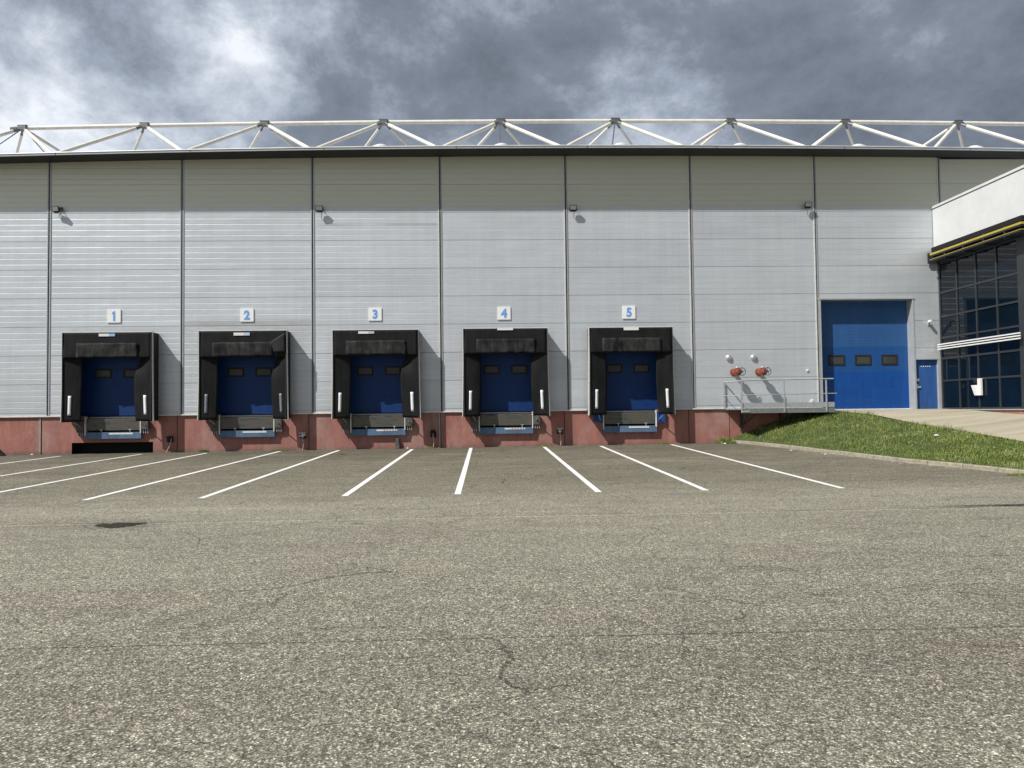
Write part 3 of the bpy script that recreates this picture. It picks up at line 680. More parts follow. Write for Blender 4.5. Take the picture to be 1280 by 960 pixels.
# ------------------------------------------------------------------ dock shelters
def shelter(idx, dx, zc, wid):
    H = 3.345; w = wid / 2; dp = .60
    looks = ['with a blue-white maker plate, leftmost of five', 'with a torn dusty head curtain and dull reflectors', 'with its maker plate peeling at the left', 'with a curled white plate on the top edge', 'with a white plate on top, over blue buffers']
    T = thing('dock_shelter', 'black fabric dock shelter of dock %d, %s' % (idx + 1, looks[idx]), 'dock shelter', (dx, 0, zc), 0, 'black dock shelters on the warehouse wall')
    rnd = random.Random(idx * 5 + 2); sd = idx * 3.7
    fl = .045
    for s in (-1, 1):
        b = MB(); a = s * w
        de = dp + .05
        b.mesh([(a, 0, 0), (a, -de, 0), (a, -de, H), (a, 0, H), (a - s * .03, 0, 0), (a - s * .03, -de, 0), (a - s * .03, -de, H), (a - s * .03, 0, H)],
               [(0, 1, 2, 3), (4, 7, 6, 5), (0, 4, 5, 1), (3, 2, 6, 7), (1, 5, 6, 2)])
        b.build('side_wall', M_BLACK, T)
    b = MB(); b.box(-w + .031, w - .031, -dp, 0, H - .03, H); b.build('top_wall', M_CURT, T)
    # front frame of light aluminium angle
    b = MB()
    thick = (.035, .05) if idx not in (0,) else (.02, .045)
    if idx == 4: thick = (.085, .035)
    for s, tw in ((-1, thick[0]), (1, thick[1])):
        x0 = s * w; x1 = s * (w + fl)
        b.mesh([(x1 - s * tw * .5, -dp - .012, -.02), (x1 + s * tw * .5, -dp - .012, -.02), (x0 + s * tw * .5, -dp - .012, H), (x0 - s * tw * .5, -dp - .012, H),
                (x1 - s * tw * .5, -dp + .06, -.02), (x1 + s * tw * .5, -dp + .06, -.02), (x0 + s * tw * .5, -dp + .06, H), (x0 - s * tw * .5, -dp + .06, H)],
               [(0, 1, 2, 3), (7, 6, 5, 4), (0, 4, 5, 1), (1, 5, 6, 2), (2, 6, 7, 3), (3, 7, 4, 0)])
    b.box(-w - .03, w + .03, -dp - .016, -dp + .09, H, H + .035)
    b.build('frame', M_FLASH, T)
    # head curtain
    hz = 2.37 if idx != 1 else 2.34
    def head(u, v):
        x = -w + .02 + (2 * w - .04) * u; z = H - (H - hz) * v
        y = -dp - .018 + .035 * noise.noise((x * 1.2 + sd, z * 1.5, 1)) * v - .03 * v
        zz = z + (.02 * noise.noise((x * 1.4, sd, 2)) if v > .95 else 0) + 0
        return (x, y, zz)
    b = MB(); b.sheet(head, 28, 12); h = b.build('head_curtain', M_CURT, T, smooth=True, fix=False)
    sm_ = h.modifiers.new('s', 'SOLIDIFY'); sm_.thickness = .008; sm_.offset = 0
    def flap(u, v):
        x = -1.12 + 2.27 * u; z = hz + .03 + .54 * (1 - v)
        y = -dp - .065 + .035 * noise.noise((x * 2 + sd, z * 3, 5)) - .02 * v
        return (x, y, z + .015 * noise.noise((x * 3 + sd, v, 9)))
    b = MB(); b.sheet(flap, 26, 8)
    f = b.build('pleated_flap', M_FLAP, T, smooth=True, fix=False); sm_ = f.modifiers.new('s', 'SOLIDIFY'); sm_.thickness = .006; sm_.offset = 0
    if idx == 1: f['label'] = 'dusty, tattered flap'
    # side curtains, inner edge leaning in towards the door
    for s in (-1, 1):
        inner = [.68, .60] if idx == 0 else [.66, .60]
        iw = (inner[0] if s < 0 else (.66 if idx in (0, 2) else .60))
        if idx == 1 and s > 0: iw = .56
        def side(u, v, s=s, iw=iw):
            xo = w + fl * v - .01; twist = sm(.55, 1, 1 - v) * (.28 if (s > 0 and idx in (0, 1, 2)) else .05)
            bulge = .05 * math.sin(math.pi * v) if s > 0 else .02 * math.sin(math.pi * v)
            x = s * (xo - (iw + bulge - twist * .7) * u); z = (hz + .34) * (1 - v) + .0 - .05 * v * (1 - u) * .4
            y = -dp - .012 + (.10 + twist * .9) * u ** 1.4 + .03 * noise.noise((x * 2 + sd, z * .9, 7)) * u
            return (x, y, z)
        b = MB(); b.sheet(side, 10, 26)
        c = b.build('side_curtain', M_CURT, T, smooth=True, fix=False); sm_ = c.modifiers.new('s', 'SOLIDIFY'); sm_.thickness = .01; sm_.offset = 0
        # reflector strip follows the curtain
        uu = .42 if s < 0 else .40
        b = MB()
        def strip(u, v, s=s):
            P = Vector(side(uu + (u - .5) * .16, .64 + .27 * v)); return (P.x, P.y - .014, P.z)
        b.sheet(strip, 2, 8)
        r_ = b.build('reflector_strip', M_REFLD if idx == 1 else M_REFL, T, smooth=True, fix=False); sm_ = r_.modifiers.new('s', 'SOLIDIFY'); sm_.thickness = .006
    if idx == 1:      # the loose, folded corner of the damaged shelter
        b = MB(); b.sheet(lambda u, v: (w - .03 - .52 * u * (1 - .2 * v), -dp - .10 - .02 * math.sin(3 * u), H - .08 - .75 * v * (1 - .0 * u) - .35 * u * (1 - v)), 8, 8)
        c = b.build('torn_corner', M_BLACK, T, smooth=True, fix=False); sm_ = c.modifiers.new('s', 'SOLIDIFY'); sm_.thickness = .008
    # maker plate
    b = MB(); x0, x1 = [(-.3, .3), (-.33, .27), (-.65, -.05), (-.3, .3), (-.28, .3)][idx]; zt = [H - .05, H - .07, H - .05, H + .0, H - .0][idx]; hh = [.10, .11, .09, .07, .11][idx]
    y0 = -dp - .05
    b.box(x0, x0 + (x1 - x0) * (.62 if idx < 3 else 1), y0, y0 + .012, zt - hh, zt)
    if idx < 3: b.box(x0 + (x1 - x0) * .62, x1, y0, y0 + .012, zt - hh, zt, 1)
    b.build('maker_plate', [M_REFL, simple('plate_blue%d' % idx, [(.25, .45, .75), (.42, .55, .66), (.5, .5, .5)][min(idx, 2)], .5)], T)
    # frame stays peeping out below
    for s in (-1, 1):
        b = MB(); b.tube((s * (w + .02), -dp + .05, 0.0), (s * (w + .02), -.03, -.0 + (.0)), .018, n=8); b.tube((s * (w - .33), -dp + .1, .02), (s * (w - .47), -.05, -.24), .018, n=8)
        b.build('stay', M_GREYB, T)
    return T
for i, (dx, zc, wd) in enumerate(zip(DOCKX, [1.42, 1.44, 1.43, 1.45, 1.45], [3.30, 3.26, 3.24, 3.22, 3.22])): shelter(i, dx, zc, wd)

# ------------------------------------------------------------------ dock levellers
for i, dx in enumerate(DOCKX):
    T = thing('dock_leveller', 'blue steel dock leveller with %s under the shelter of dock %d' % ('flat blue side buffers' if i == 4 else 'worn black rubber bumpers', i + 1), 'dock leveller', (dx, 0, .75), 0, 'dock levellers under the shelters')
    b = MB(); b.box(-1.04, 1.04, -.06, .40, .72, .765); b.build('platform', M_LTRIM if 0 else M_DECK, T)
    b = MB(); b.sheet(lambda u, v: (-.99 + 1.98 * u, -.075 + .045 * v, .755 - .43 * v), 6, 4); c = b.build('lip_plate', M_LIP, T, fix=False)
    sm_ = c.modifiers.new('s', 'SOLIDIFY'); sm_.thickness = .02
    b = MB(); b.box(-1.06, 1.06, -.13, .005, .0, .245); b.build('front_beam', M_BLUEL, T, bevel=.006)
    b = MB(); b.box(-.15 if i in (0, 1) else -.05, .75, -.137, -.1305, .165, .225); c = b.build('warning_strip', M_STRIP, T)
    if i in (2, 3):
        for k in range(5): 
            q = MB(); q.box(.22 + k * .11, .27 + k * .11, -.1395, -.1375, .17, .22); q.build('warning_mark', M_HAZ, c)
    for s in (-1, 1):
        b = MB(); b.box(s * 1.035 - .018, s * 1.035 + .018, -.15, .0, .12 if s < 0 else .2, .85); b.build('side_post', M_FLASH, T)
        if i == 4:
            b = MB(); b.box(*sorted((s * 1.07, s * 1.40)), -.10, .0, .36 if s > 0 else .42, .80); b.box(*sorted((s * 1.07, s * 1.16)), -.125, -.101, .36, .80)
            b.build('buffer', M_BLUE, T, bevel=.008)
        else:
            zl = .17 if s < 0 else .26; b = MB(); x0, x1 = sorted((s * 1.07, s * (1.37 if s < 0 else 1.34)))
            b.box(x0, x1, -.16, .0, zl + .08, .68); B_ = b.build('bumper', M_BUMP, T, bevel=.02)
            q = MB(); 
            for xx in (x0 + .05, x0 + .13, x0 + .21): q.box(xx, xx + .035, -.11, -.0, zl - .06, zl + .085)
            q.build('bumper_bolt', M_PIPE, B_)
    for xx, s in ((-.45, 0), (.63, 1)):
        b = MB(); b.tube((xx, -.10, .245), (xx, -.10, .345), .012, n=6); b.box(xx - .05, xx + .05, -.125, -.095, .335, .355); b.build('lip_latch', M_LTRIM, T)

# ------------------------------------------------------------------ number signs
for i, dx in enumerate([-14.222, -9.171, -4.247, .767, 5.681]):
    T = thing('number_sign', 'square white sign with a blue number %d above the dock shelter' % (i + 1), 'sign', (dx, -.035, 5.455), 0, 'number signs above the docks')
    b = MB(); b.box(-.255, .255, 0, .03, -.255, .255); b.build('plate', M_SIGN, T, bevel=.004)
    cu = bpy.data.curves.new('t', 'FONT'); cu.body = str(i + 1); cu.size = .56; cu.extrude = .003; cu.offset = .026 if i else .012; cu.align_x = 'CENTER'; cu.align_y = 'CENTER'
    to = bpy.data.objects.new('t', cu); COL.objects.link(to)
    dg = bpy.context.evaluated_depsgraph_get(); me = bpy.data.meshes.new_from_object(to.evaluated_get(dg)); bpy.data.objects.remove(to)
    xs_ = [v.co.x for v in me.vertices]; ys_ = [v.co.y for v in me.vertices]; cx = (min(xs_) + max(xs_)) / 2; cy = (min(ys_) + max(ys_)) / 2; hh = max(ys_) - min(ys_); ww = max(xs_) - min(xs_)
    kx = .37 / hh * .92
    if i == 0:
        P1 = [(.045, -.185), (.045, .185), (-.015, .185), (-.075, .125), (-.075, .07), (-.03, .095), (-.03, -.185)]
        mb = MB(); n1_ = len(P1); mb.mesh([(a, -.006, c) for a, c in P1] + [(a, 0, c) for a, c in P1], [tuple(range(n1_)), tuple(range(n1_, 2 * n1_))[::-1]] + [(q, (q + 1) % n1_, n1_ + (q + 1) % n1_, n1_ + q) for q in range(n1_)])
        mb.build('numeral', M_DIGIT, T); continue
    for v in me.vertices: v.co = Vector(((v.co.x - cx) * kx, -.004 - v.co.z * .6, (v.co.y - cy) * .37 / hh))
    me.materials.clear(); me.materials.append(M_DIGIT)
    o = bpy.data.objects.new('numeral', me); COL.objects.link(o); o.parent = T

# ------------------------------------------------------------------ floodlights
for i, (x, z) in enumerate([(-16.30, 9.56), (-6.36, 9.56), (3.52, 9.56), (12.84, 9.66)]):
    T = thing('floodlight', 'small black floodlight on the wall high above %s' % ['dock 1', 'the seam between docks 2 and 3', 'the seam between docks 4 and 5', 'the left corner of the big blue door'][i], 'floodlight', (x, 0, z), [-.25, .05, 0, .1][i], 'black floodlights under the eave'); T.scale = (.85, .52, .85)
    b = MB()
    vs = [(-.17, -.42, -.12), (.17, -.42, -.12), (.17, -.50, .12), (-.17, -.50, .12), (-.13, -.26, -.16), (.13, -.26, -.16), (.13, -.30, .10), (-.13, -.30, .10)]
    b.mesh(vs, [(0, 1, 2, 3), (7, 6, 5, 4), (0, 4, 5, 1), (1, 5, 6, 2), (2, 6, 7, 3), (3, 7, 4, 0)])
    b.build('housing', M_BLACK, T, bevel=.012)
    b = MB(); b.mesh([(-.14, -.4335, -.09), (.14, -.4335, -.09), (.14, -.4935, .09), (-.14, -.4935, .09)], [(0, 1, 2, 3)]); c = b.build('lens', M_LENS, T)
    sm_ = c.modifiers.new('s', 'SOLIDIFY'); sm_.thickness = .008
    b = MB(); b.path([(.185, -.36, -.02), (.19, -.25, -.09), (.12, -.10, .0), (.06, -.0, .06)], .014); b.path([(-.185, -.36, -.02), (-.16, -.22, -.09), (-.02, -.10, .0), (.06, 0, .06)], .014); b.box(-.02, .14, -.03, .0, -.02, .14)
    b.build('bracket', M_CABLE, T)

# ------------------------------------------------------------------ standpipe valves and silver caps
for i, x in enumerate([9.80, 10.80]):
    T = thing('standpipe_valve', 'red hydrant valve with a spoked handwheel, the %s of two above the gangway' % ['left', 'right'][i], 'valve', (x, 0, 3.05), 0, 'red valves on the wall')
    b = MB(); b.lathe((0, .02, 0), (0, -1, 0), [(0, .15), (.04, .15), (.045, .085), (.30, .085), (.31, .15), (.36, .15), (.37, .12), (.46, .125), (.47, .165), (.52, .165), (.53, .09), (.60, .085), (.61, .05)], 24)
    b.build('body', M_REDV, T, smooth=True)
    b = MB(); b.tube((.02, -.42, .0), (.10, -.42, .0), .05, n=12); b.tube((.06, -.45, .0), (.17, -.58, 0), .018, n=8); b.build('spindle', M_REDV, T)
    b = MB(); c = (.15, -.56, .0); b.torus(c, (.25, -1, 0), .15, .013); 
    for k in range(5):
        a = k * 2 * math.pi / 5 + .3; u = Vector((1, .25, 0)).normalized(); b.tube(c, Vector(c) + .15 * (math.cos(a) * u + Vector((0, 0, math.sin(a)))), .009, n=6)
    b.lathe(c, (.25, -1, 0), [(-.02, .03), (.03, .03)], 12); b.build('handwheel', M_CABLE, T)
    b = MB(); b.lathe((0.0, -.40, .15), (0, 0, 1), [(0, .04), (.03, .04), (.05, .02)], 12); b.build('cap', M_PALE, T)
for i, x in enumerate([9.62, 10.61]):
    b = MB(); b.lathe((0, 0, 0), (0, -1, 0), [(-.02, .125), (.03, .125), (.06, .105), (.085, .06), (.09, .01)], 24)
    o = b.build('vent_cap', M_SILV, smooth=True); o.location = (x, 0, 3.62)
    tag(o, 'round silver vent cap on the wall, above the %s red valve' % ['left', 'right'][i], 'vent cap', 'silver caps above the valves')
b = MB(); b.box(-.04, .04, -.04, 0, -.04, .04); b.lathe((0, -.04, 0), (0, -1, 0), [(0, .025), (.01, .02)], 10)
o = b.build('key_switch', M_PALE, bevel=.006); o.location = (12.75, 0, 3.1); tag(o, 'tiny white key switch on the wall left of the big blue door', 'switch')

# ------------------------------------------------------------------ gangway
T = thing('gangway', 'grey steel gangway with pipe railings along the wall beside the big blue door', 'gangway', (0, 0, 0))
GY = -1.1
b = MB(); b.mesh([(9.42, -.06, 1.62), (13.28, -.06, 1.62), (13.28, GY + .01, 1.62), (9.72, GY + .01, 1.62), (9.42, -.06, 1.57), (13.28, -.06, 1.57), (13.28, GY + .01, 1.57), (9.72, GY + .01, 1.57)], [(0, 1, 2, 3), (7, 6, 5, 4), (0, 4, 5, 1), (1, 5, 6, 2), (2, 6, 7, 3), (3, 7, 4, 0)])
b.build('deck', M_DECK, T)
b = MB(); b.box(9.70, 13.30, GY - .006, GY + .004, 1.64, 1.83); b.build('toe_board', M_GREYB, T)
b = MB(); b.box(9.70, 13.30, GY - .004, GY + .02, 1.44, 1.615); b.box(9.70, 13.30, GY - .03, GY - .004, 1.44, 1.455); b.build('edge_beam', M_DECK, T)
b = MB(); b.path([(9.40, -.05, 2.66), (9.70, GY, 2.67), (10.2, GY, 2.695), (13.28, GY, 2.72)], .026); b.build('handrail', M_GREYB, T, smooth=True)
b = MB(); b.path([(9.40, -.05, 2.12), (9.70, GY, 2.13), (13.40, GY, 2.16)], .016); b.build('mid_rail', M_GREYB, T, smooth=True)
for x, y in ((9.40, -.06), (9.72, GY - .03), (11.36, GY - .03), (12.98, GY - .03)):
    b = MB(); b.box(x - .028, x + .028, y - .012, y + .012, 1.46 if y < -.5 else 1.60, 2.67); b.build('post', M_GREYB, T)
for x in (10.05, 11.6):
    b = MB(); b.box(x - .03, x + .03, -.08, -.0, .75, 1.56); b.tube((x, -.04, .85), (x, GY + .08, 1.55), .028, n=8); b.tube((x + .05, -.04, .95), (x + .5, -.7, 1.55), .02, n=8); b.build('bracket', M_DARK, T)
b = MB(); b.box(9.74, 10.02, GY - .045, GY - .031, 1.475, 1.54); b.build('tread_end', M_GREYB, T)
# low bracket plate near door
b = MB(); b.mesh([(12.72, -.02, 1.74), (12.80, -.02, 1.70), (12.98, -.02, 1.92), (12.90, -.02, 1.98)], [(0, 1, 2, 3)]); o = b.build('loose_bracket', M_PALE); sm_ = o.modifiers.new('s', 'SOLIDIFY'); sm_.thickness = .02
tag(o, 'small slanting white bracket low on the wall behind the gangway', 'bracket')

# ------------------------------------------------------------------ sockets on the plinth, blocks
SK = [(-12.09, .72, 'dock 1'), (-7.03, .80, 'dock 2'), (-2.03, .78, 'dock 3'), (2.89, .85, 'dock 4')]
for i, (x, z, w) in enumerate(SK):
    T = thing('wall_socket', 'black wall socket with a hanging cord on the red plinth right of ' + w, 'wall socket', (x, 0, z), 0, 'sockets on the red plinth')
    b = MB(); b.box(-.11, .11, -.07, .01, -.13, .10); b.build('housing', M_BLACK, T, bevel=.02)
    b = MB(); b.box(-.12, .12, -.13, -.075, .05, .10) if i != 2 else b.box(-.08, .08, -.13, -.075, .10, .16); b.lathe((0, -.07, -.02), (0, -1, 0), [(0, .07), (.05, .07), (.06, .05)], 14); b.build('cover', M_BLACK if i in (0, 2) else M_GREYB, T, bevel=.008)
    zg = yard_z(x, -.1) - z
    dxx = [-.10, .0, .0, .02][i]
    b = MB(); b.path([(.09 if i == 0 else 0, -.12, .02), (.07 if i == 0 else .0, -.13, -.15), (.03 + dxx * .3, -.11, zg * .6), (dxx, -.12, zg + .02)], .013, n=6); b.build('cord', M_ROPE, T, smooth=True)
    if i == 1:
        b = MB(); b.box(-.02, .14, -.15, -.13, -.01, .02); b.box(-.12, .0, -.15, -.13, -.05, -.02); b.build('clip', M_PALE, T)
b = MB(); b.mesh([(-.085, -.12, 0), (.085, -.12, 0), (.085, 0, 0), (-.085, 0, 0), (-.075, -.09, .40), (.045, -.09, .42), (.045, 0, .42), (-.075, 0, .40)], [(0, 3, 2, 1), (4, 5, 6, 7), (0, 1, 5, 4), (1, 2, 6, 5), (2, 3, 7, 6), (3, 0, 4, 7)])
o = b.build('rubber_buffer', M_BUMP, bevel=.012); o.location = (-3.40, -.02, .22); tag(o, 'black rubber buffer block standing against the plinth under dock 3', 'buffer')
b = MB(); b.mesh([(-.35, -.22, 0), (.22, -.22, 0), (-.05, -.22, .26), (-.22, -.22, .26), (-.35, 0, 0), (.22, 0, 0), (-.05, 0, .26), (-.22, 0, .26)], [(0, 1, 2, 3), (7, 6, 5, 4), (0, 4, 5, 1), (1, 5, 6, 2), (2, 6, 7, 3), (3, 7, 4, 0)])
o = b.build('wheel_chock', M_BLACK, bevel=.02); o.location = (-18.35, -.12, .17); tag(o, 'black rubber wheel chock at the plinth on the left edge', 'wheel chock')

# litter
LT = [(-17.15, -.22, 'white cup lying at the plinth on the far left', .05), (9.15, -.75, 'flat white scrap by the bushy weed at the kerb', .09), (10.1, -4.8, 'crumpled white scrap below the kerb', .05), (10.45, -6.6, 'torn flat white scrap on the asphalt by the kerb', .07), (13.7, -7.0, 'white scrap of paper lying in the grass', .10), (-3.0, -.35, 'tiny white flake by the plinth under dock 3', .05)]
for x, y, l, r in LT:
    b = MB(); pts = [(r * random.uniform(.6, 1.2) * math.cos(a), r * random.uniform(.6, 1.2) * math.sin(a), random.uniform(0, .03)) for a in (0, 1.1, 2.2, 3.3, 4.5, 5.5)]
    n_ = len(pts); b.mesh(pts + [(0, 0, .045)], [(i, (i + 1) % n_, n_) for i in range(n_)]); o = b.build('litter', M_PALE)
    sm_ = o.modifiers.new('s', 'SOLIDIFY'); sm_.thickness = .004
    z = yard_z(x, y) + .01
    if x > 13: z = 1.02 + .0
    if x > 13:
        t_q = 7.0; xk = lerp_pts(KERB, t_q) + .13; xe = lerp_pts(EDGE, t_q); z = bank_pt((x - xk) / (xe - xk), t_q).z + .10
    o.location = (x, y, z); tag(o, l, 'litter')
b = MB()
for k in range(70):
    t = random.uniform(4.5, 11.5); x = lerp_pts(KERB, t) - abs(random.gauss(0.05, .16)) - .03; y = -t; s_ = random.uniform(.008, .022); z = yard_z(x, y)
    b.mesh([(x - s_, y - s_, z), (x + s_, y - s_ * .7, z), (x + s_ * .8, y + s_, z), (x - s_, y + s_ * .8, z), (x, y, z + s_ * 1.3)], [(0, 1, 4), (1, 2, 4), (2, 3, 4), (3, 0, 4)])
tag(b.build('loose_chippings', M_KERB), 'pale chippings scattered in the gutter along the kerb', 'gravel', kind='stuff')

# ------------------------------------------------------------------ security camera
T = thing('security_camera', 'small white security camera on the wall above the narrow blue door', 'camera', (17.68, 0, 4.98))
b = MB(); b.box(-.03, .03, -.03, 0, -.14, .04); b.tube((0, -.03, 0), (0, -.10, .02), .015, n=8); b.build('bracket', M_GREYB, T)
b = MB(); b.box(-.055, .045, -.22, -.07, -.03, .06); b.lathe((-.005, -.22, .02), (0, -1, 0), [(0, .035), (.02, .035)], 12); b.build('housing', M_PALE, T, bevel=.01)
T['category'] = 'security camera'

# ------------------------------------------------------------------ office wing
OW = thing('office_wing', 'glazed office wing with white parapet and yellow canopy rails at the right', 'building', (18.15, 0, 1.4))
OW.location = (0, 0, 0)
WX = 18.15; WY = [-.10, -1.20, -2.35, -3.50, -4.62]; WZ = [1.53, 2.62, 3.50, 4.32, 5.16, 6.12, 7.30]
b = MB(); f = .035
YE = -5.2
for y in WY: b.box(WX - .03, WX + .04, y - f, y + f, WZ[0], WZ[-1])
for z in WZ:
    for ya, yb in zip(WY[1:], WY): b.box(WX - .024, WX + .04, ya + f, yb - f, z - f, z + f)
    if z == WZ[1]:
        pass
b.box(WX - .022, WX + .04, -.42, -.38, WZ[1] + f, WZ[2] - f); b.box(WX - .022, WX + .04, -1.84, -1.79, WZ[1] + f, WZ[2] - f)
b.build('window_frame', M_MULL, OW)
for j, (za, zc) in enumerate(zip(WZ, WZ[1:])):
    for ya, yb in zip(WY[1:], WY):
        b = MB(); b.box(WX + .004, WX + .02, ya + f - .004, yb - f + .004, za + f - .004, zc - f + .004); b.build('window', M_GLASS, OW)
b = MB(); b.box(WX - .04, WX + .3, YE, WY[-1] - f - .002, 1.4, 7.4); b.box(WX - .02, WX + .2, WY[0] + f + .002, -.03, 1.4, 7.4); b.build('corner_column', M_MULL, OW)
# front facade (faces the yard; outside the photo but real)
fx = [18.5 + i * 1.4 for i in range(16)]
b = MB()
for x in fx: b.box(x - f, x + f, YE - .02, YE + .05, 1.5, 7.3)
for z in WZ:
    for xa, xb in zip(fx, fx[1:]): b.box(xa + f, xb - f, YE - .014, YE + .05, z - f, z + f)
b.build('front_frame', M_MULL, OW)
b = MB(); b.box(18.45, 39.5, YE + .01, YE + .03, 1.5, 7.4); b.build('front_glazing', M_GLASS, OW)
b = MB(); b.box(WX + .03, 39.6, YE + .05, -.0, 7.35, 7.9); b.box(WX + .4, 39.6, YE + .4, -.1, .2, 7.3); b.build('core', M_GAP, OW)
b = MB(); b.box(WX - .01, 39.6, YE - .01, -.06, .2, 1.46); b.build('plinth', M_RED, OW)
b = MB(); b.box(WX - .06, WX + .03, YE - .05, -.06, 1.462, 1.50); b.build('sill', M_GREYB, OW)
# parapet: ribbed white sheet
b = MB(); px_ = WX - .17
ys_ = []; y = -.03
while y > YE - .2: ys_ += [(y, 0), (y - .07, 0), (y - .085, .0025), (y - .115, .0025)]; y -= .13
for (ya, oa), (yb, ob) in zip(ys_, ys_[1:]): b.face([(px_ + oa, ya, 7.91), (px_ + oa, ya, 9.50), (px_ + ob, yb, 9.50), (px_ + ob, yb, 7.91)])
ylast = ys_[-1][0]
xs_ = []; x = px_
while x < 39.6: xs_ += [(x, 0), (x + .07, 0), (x + .085, .005), (x + .115, .005)]; x += .13
for (xa, oa), (xb, ob) in zip(xs_, xs_[1:]): b.face([(xa, ylast + oa, 7.91), (xb, ylast + ob, 7.91), (xb, ylast + ob, 9.50), (xa, ylast + oa, 9.50)])
b.face([(px_ + .02, -.03, 7.915), (px_ + .02, ylast + .02, 7.915), (39.6, ylast + .02, 7.915), (39.6, -.03, 7.915)])
b.build('parapet', M_PARA, OW, fix=False)
b = MB(); b.box(px_ - .03, px_ + .3, ylast - .03, -.035, 9.515, 9.61); b.box(px_ + .3, 39.6, ylast - .03, ylast + .3, 9.515, 9.61); b.build('coping', M_PARA, OW, bevel=.004)
b = MB(); b.box(px_ - .012, px_ + .28, ylast - .012, -.04, 9.495, 9.514); b.build('coping_gap', M_DARK, OW)
b = MB(); b.box(px_ + .31, 39.6, ylast + .31, -.05, 9.35, 9.4); b.build('wing_roof', M_ROOF, OW)
# canopy: dark brackets with two yellow rails
for z, th, mt in ((7.585, .075, 0), (7.40, .022, 0)):
    b = MB(); xo = WX - (.50 if z > 7.5 else .52)
    b.box(xo, xo + .05, -5.45, -.30, z, z + th); b.box(xo + .0, 39.6, -5.50, -5.451, z, z + th)
    b.build('canopy_rail', M_YEL, OW, bevel=.004)
    b = MB(); b.box(xo + .02, WX - .05, -5.44, -.31, z - .05, z - .004); b.box(WX - .05, 39.6, -5.44, YE - .03, z - .05, z - .004); b.build('canopy_tray', M_DARK, OW)
b = MB(); b.box(WX - .40, WX + .03, -5.40, -.25, 7.72, 7.90); b.build('canopy_void', M_VOID, OW)
b = MB()
for y in WY: b.box(WX - .46, WX - .03, y - .03, y + .03, 7.30, 7.72)
b.build('canopy_bracket', M_DARK, OW)
# sun louvre
b = MB()
for z in (3.875, 3.965, 4.055): b.box(WX - .20, WX - .175, -4.86, -.12, z - .022, z + .022)
b.build('louvre', M_PALE, OW)
b = MB()
for y in (-.5, -1.2, -2.35, -3.5, -4.6): b.box(WX - .173, WX - .03, y - .02, y + .02, 3.87, 4.04)
b.build('louvre_arm', M_MULL, OW)
T = thing('ash_bin', 'white wall ashtray bin fixed to the dark glazing mullion beside the blue door', 'bin', (WX - .03, -2.42, 2.0), 0)
b = MB(); b.box(-.09, 0, -.16, .02, -.0, .62); b.build('back_panel', M_PALE, T, bevel=.01)
b = MB(); b.mesh([(-.12, -.02, .0), (0, -.02, 0), (0, .16, 0), (-.12, .16, 0), (-.15, .02, .38), (0, .02, .38), (0, .30, .38), (-.15, .30, .38)], [(0, 3, 2, 1), (4, 5, 6, 7), (0, 1, 5, 4), (1, 2, 6, 5), (2, 3, 7, 6), (3, 0, 4, 7)]); b.build('container', M_PALE, T, bevel=.012)
b = MB(); b.lathe((-.05, .10, .52), (-1, 0, 0), [(0, .07), (.08, .07), (.09, .03)], 12); b.build('ash_tube', M_BLACK, T)

# ------------------------------------------------------------------ camera
YAW, PIT, ROL = R(2.0), R(1.97), .0118
fw = Vector((math.sin(YAW) * math.cos(PIT), math.cos(YAW) * math.cos(PIT), math.sin(PIT)))
r0 = Vector((math.cos(YAW), -math.sin(YAW), 0)); u0 = r0.cross(fw)
Rv = math.cos(ROL) * r0 - math.sin(ROL) * u0; Uv = math.sin(ROL) * r0 + math.cos(ROL) * u0
cd = bpy.data.cameras.new('camera'); cam = bpy.data.objects.new('camera', cd); COL.objects.link(cam)
Mx = Matrix((Rv, Uv, -fw)).transposed().to_4x4(); Mx.translation = Vector((0, -30, 1.65)); cam.matrix_world = Mx
cd.sensor_width = 36; cd.lens = 962 / 1280 * 36; cd.clip_end = 2000; cd.clip_start = .05
S.camera = cam

# ------------------------------------------------------------------ light
sd = Vector((-1.5, -1.0, 2.1)).normalized(); el = math.asin(sd.z); az = math.atan2(sd.x, sd.y)
ld = bpy.data.lights.new('sun', 'SUN'); ld.energy = 5.0; ld.angle = R(.5); ld.color = (1, .965, .915)
lo = bpy.data.objects.new('sun', ld); COL.objects.link(lo); lo.rotation_euler = (-sd).to_track_quat('-Z', 'Y').to_euler(); lo.location = sd * 60
W = bpy.data.worlds.new('World'); S.world = W; W.use_nodes = True
t = W.node_tree; t.nodes.clear()
SKL = (8.3, 4.1, 1.2)
class WN(NT):
    def __init__(s): s.t = t
w = WN()
out = w.n('ShaderNodeOutputWorld'); bg = w.n('ShaderNodeBackground'); w.l(bg.outputs[0], out.inputs[0])
sky = w.n('ShaderNodeTexSky', sky_type='NISHITA'); sky.sun_disc = False; sky.sun_elevation = el; sky.sun_rotation = az; sky.altitude = 0; sky.dust_density = 1.5
tc = w.n('ShaderNodeTexCoord'); x, y, z = w.sep(tc.outputs['Generated'])
def gm(loc, sc):
    m_ = w.n('ShaderNodeMapping'); w.l(tc.outputs['Generated'], m_.inputs[0]); m_.inputs['Location'].default_value = loc; m_.inputs['Scale'].default_value = sc; return m_.outputs[0]
n1 = w.noise(gm(SKL, (1, .7, 1.9)), 2.2, 3, .5, .0)
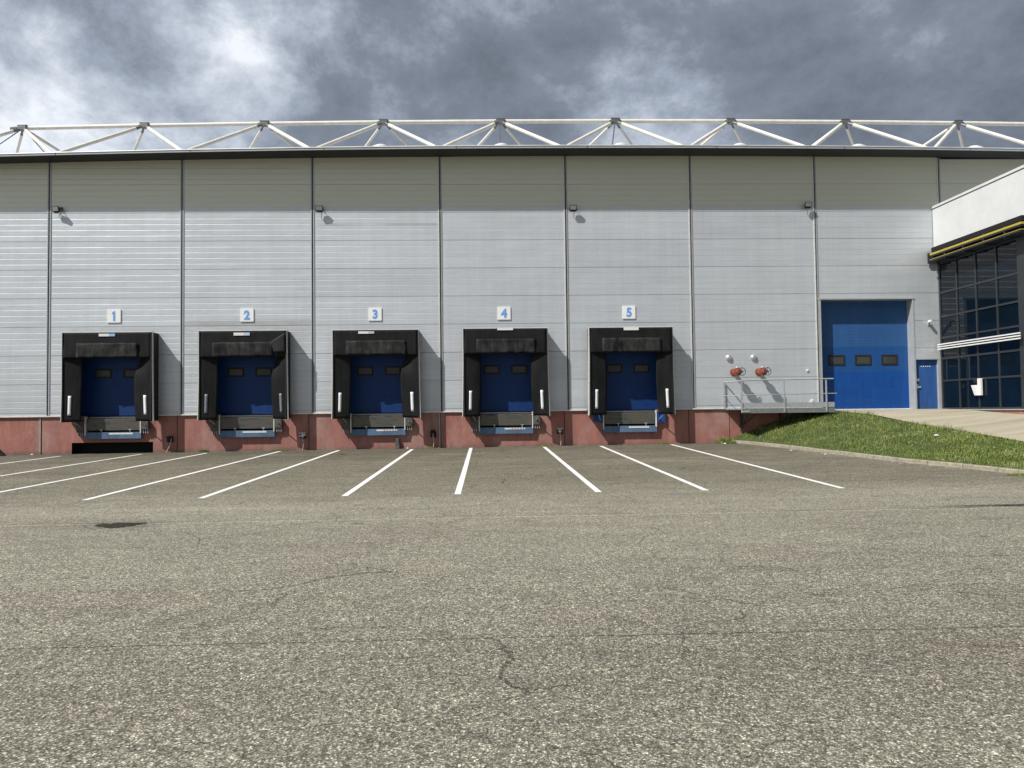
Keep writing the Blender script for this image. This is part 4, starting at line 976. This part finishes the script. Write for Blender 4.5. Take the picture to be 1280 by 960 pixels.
n2 = w.noise(gm((1.2, 6.4, 1.9), (1, .7, 1.35)), 5.0, 9, .66, .12)
f = w.math('ADD', w.math('MULTIPLY', n1, .35), w.math('MULTIPLY', n2, .65))
# thinner cloud to the left and low over the roof, dense to the upper right
f = w.math('ADD', f, w.math('ADD', w.math('MULTIPLY', x, -.13), w.math('MULTIPLY', z, -.10)))
def spot(d, s_, amt):
    dv = Vector(d).normalized(); o = w.n('ShaderNodeVectorMath', operation='DISTANCE'); w.l(tc.outputs['Generated'], o.inputs[0]); o.inputs[1].default_value = dv
    r_ = w.math('DIVIDE', o.outputs['Value'], s_); return w.math('MULTIPLY', w.math('EXPONENT', w.math('MULTIPLY', w.math('MULTIPLY', r_, r_), -1)), amt)
SPOTS = w.math('ADD', spot((-.314, .997, .433), .07, .12), w.math('ADD', spot((-.02, .99, .46), .16, -.05), w.math('ADD', spot((.235, 1.0, .455), .07, .05), spot((.60, .9, .40), .22, -.10))))
f = w.math('ADD', f, SPOTS)
f = w.math('MULTIPLY_ADD', w.math('SUBTRACT', f, .47), 2.1, .50)
cl = w.ramp(f, [(.15, (.115, .130, .160)), (.40, (.175, .200, .245)), (.53, (.275, .312, .375)), (.66, (.43, .475, .54)), (.84, (.72, .75, .80))])
back = w.n('ShaderNodeMapRange'); w.l(y, back.inputs[0]); back.inputs[1].default_value = .5; back.inputs[2].default_value = -.5; back.inputs[3].default_value = 1; back.inputs[4].default_value = .74
sc = w.n('ShaderNodeVectorMath', operation='SCALE'); w.l(cl, sc.inputs[0]); w.l(w.math('MULTIPLY', back.outputs[0], 12.0), sc.inputs['Scale'])
w.l(w.mix(.93, sky.outputs[0], sc.outputs[0]), bg.inputs[0]); bg.inputs[1].default_value = .10

# ------------------------------------------------------------------ render settings
S.render.engine = 'CYCLES'
S.cycles.max_bounces = 5; S.cycles.diffuse_bounces = 3; S.cycles.glossy_bounces = 3
S.view_settings.view_transform = 'Standard'; S.view_settings.look = 'None'; S.view_settings.gamma = 1; S.view_settings.exposure = .15
S.render.resolution_x = 1024; S.render.resolution_y = 768
